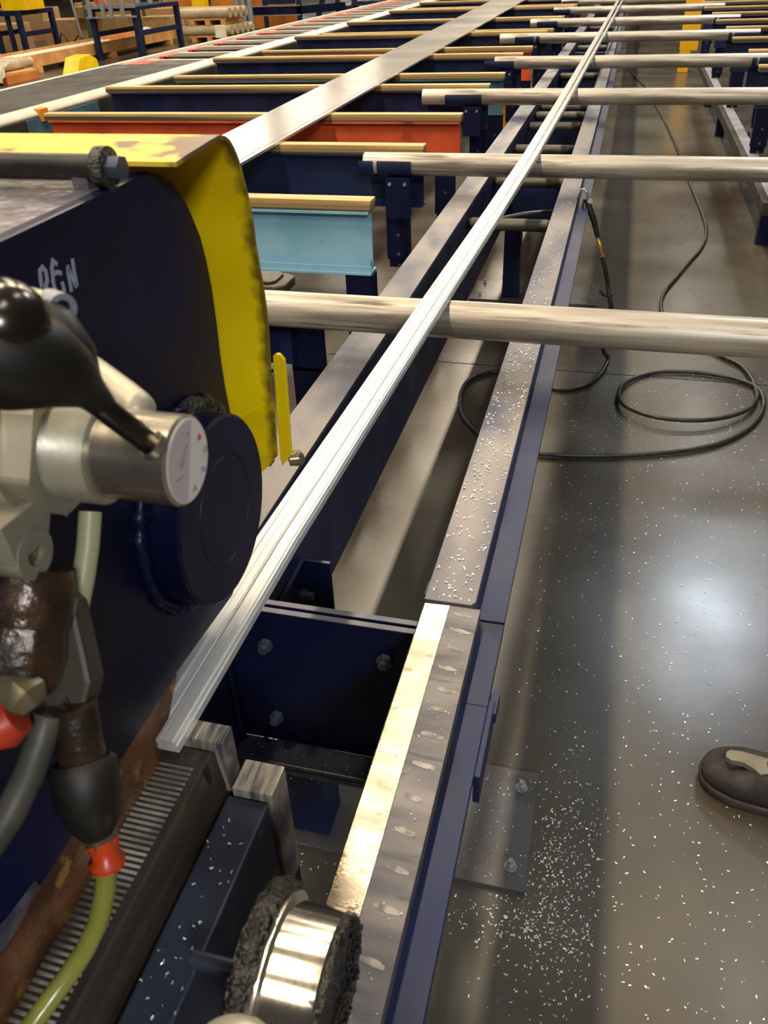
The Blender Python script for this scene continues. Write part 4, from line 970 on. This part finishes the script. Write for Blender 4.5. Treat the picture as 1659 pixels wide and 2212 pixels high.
# far machinery row
for k, (x, y, sx, h, mm) in enumerate(((-6.2, 31, 1.6, 1.3, 'dark'), (-3.5, 33, 2.0, 1.2, 'green'), (-0.5, 34, 2.0, 1.3, 'dark'), (3.5, 30, 2.5, 1.5, 'blue'), (7, 27, 2.0, 1.5, 'dark'))):
    tag(MB().box(x, x+sx, y, y+0.8, 0, h).box(x+0.2, x+sx-0.2, y+0.1, y+0.7, h, h+0.2).build('machine_cabinet', M[mm], None, 0.02), 'far machine cabinet beyond the beams, %s from the left' % names[k], 'cabinet', 'far machine cabinets')

# ------------------------------------------------------------------ aluminium chips
def chips(n, gen, smin, smax, zoff):
    vs = []; fs = []
    for _ in range(n):
        x, y, z = gen(); L_ = random.uniform(smin, smax); w_ = L_*random.uniform(0.25, 0.6); h_ = random.uniform(0.0004, 0.0012)
        a = random.uniform(0, pi*2); cx, cy = cos(a), sin(a); til = random.uniform(0, 0.0012)
        b = len(vs)
        for k, (u, v) in enumerate(((-.5, -.5), (0, -.3), (.5, -.5), (.45, .5), (0, .7), (-.5, .4))):
            for hz in (0, h_):
                vs.append((x+(u*L_*cx-v*w_*cy), y+(u*L_*cy+v*w_*cx), z+zoff+hz+(til if u > 0 else 0)))
        top = [b+1+2*k for k in range(6)]; bot = [b+2*k for k in range(5, -1, -1)]
        fs += [tuple(top), tuple(bot)]
        for k in range(6):
            k2 = (k+1) % 6; fs.append((b+2*k, b+2*k2, b+2*k2+1, b+2*k+1))
    return MB().add(vs, fs)
random.seed(21)
def g_floor():
    r = random.random()
    while True:
        if r < 0.15:
            x, y = random.gauss(0.045, 0.05), random.gauss(1.03, 0.16)
            if x < -0.012 and y > 0.963: continue
            if x < -0.3: continue
        elif r < 0.20: x, y = random.gauss(-0.03, 0.1), random.gauss(0.90, 0.03)
        elif r < 0.26: x, y = random.uniform(-0.5, -0.25), random.uniform(0.3, 0.95)
        else:
            x = random.uniform(-0.1, 1.4); y = 0.4 + 3.2*random.random()**1.35
        if -0.705 < x < -0.012 and 0.96 < y < 1.265: r = random.random(); continue
        return x, y, 0
tag(chips(3800, g_floor, 0.0018, 0.0062, 0.0002).build('metal_chips', M['chip'], None), 'white aluminium chips scattered over the floor beside the rail', 'chips', kind='stuff')
def g_plate():
    return random.uniform(-0.3, -0.02), random.uniform(0.97, 1.25), 0.0132
tag(chips(120, g_plate, 0.0014, 0.0045, 0.0002).build('metal_chips', M['chip'], None), 'white aluminium chips on the near floor base plate', 'chips', kind='stuff')
def g_rail():
    while True:
        x = random.uniform(-0.21, -0.138); y = 0.96 + 3.2*random.random()
        if random.random() < math.exp(-((y-1.55)/0.75)**2) + 0.15: return x, y, 0.7682
tag(chips(700, g_rail, 0.0014, 0.0058, 0.0002).build('metal_chips', M['chip'], None), 'white aluminium chips lying on the grey right rail top', 'chips', kind='stuff')
def g_near():
    return random.uniform(-0.165, -0.128), random.uniform(0.3, 0.93), 0.7708
tag(chips(60, g_near, 0.0008, 0.0022, 0.0002).build('metal_chips', M['chip'], None), 'fine chips on the bright near wear strip', 'chips', kind='stuff')
def g_vise():
    return random.uniform(-0.336, -0.291), random.uniform(0.1, 0.49), 0.8385
tag(chips(70, g_vise, 0.0008, 0.0042, 0.0001).build('metal_chips', M['chip'], None), 'white aluminium chips on the blue-black clamp bar', 'chips', kind='stuff')
def g_beam():
    return random.uniform(-0.63, -0.545), 0.95 + 2*random.random(), 0.7702
tag(chips(110, g_beam, 0.0008, 0.0026, 0.0001).build('metal_chips', M['chip'], None), 'fine chips on the grey left beam top', 'chips', kind='stuff')
def g_flange():
    return random.uniform(-0.53, -0.22), random.uniform(0.81, 0.89), 0.4402
tag(chips(60, g_flange, 0.0008, 0.0026, 0.0001).build('metal_chips', M['chip'], None), 'fine chips on the flange under the cross plates', 'chips', kind='stuff')

for o in bpy.data.objects:
    if '_w' in o: del o['_w']
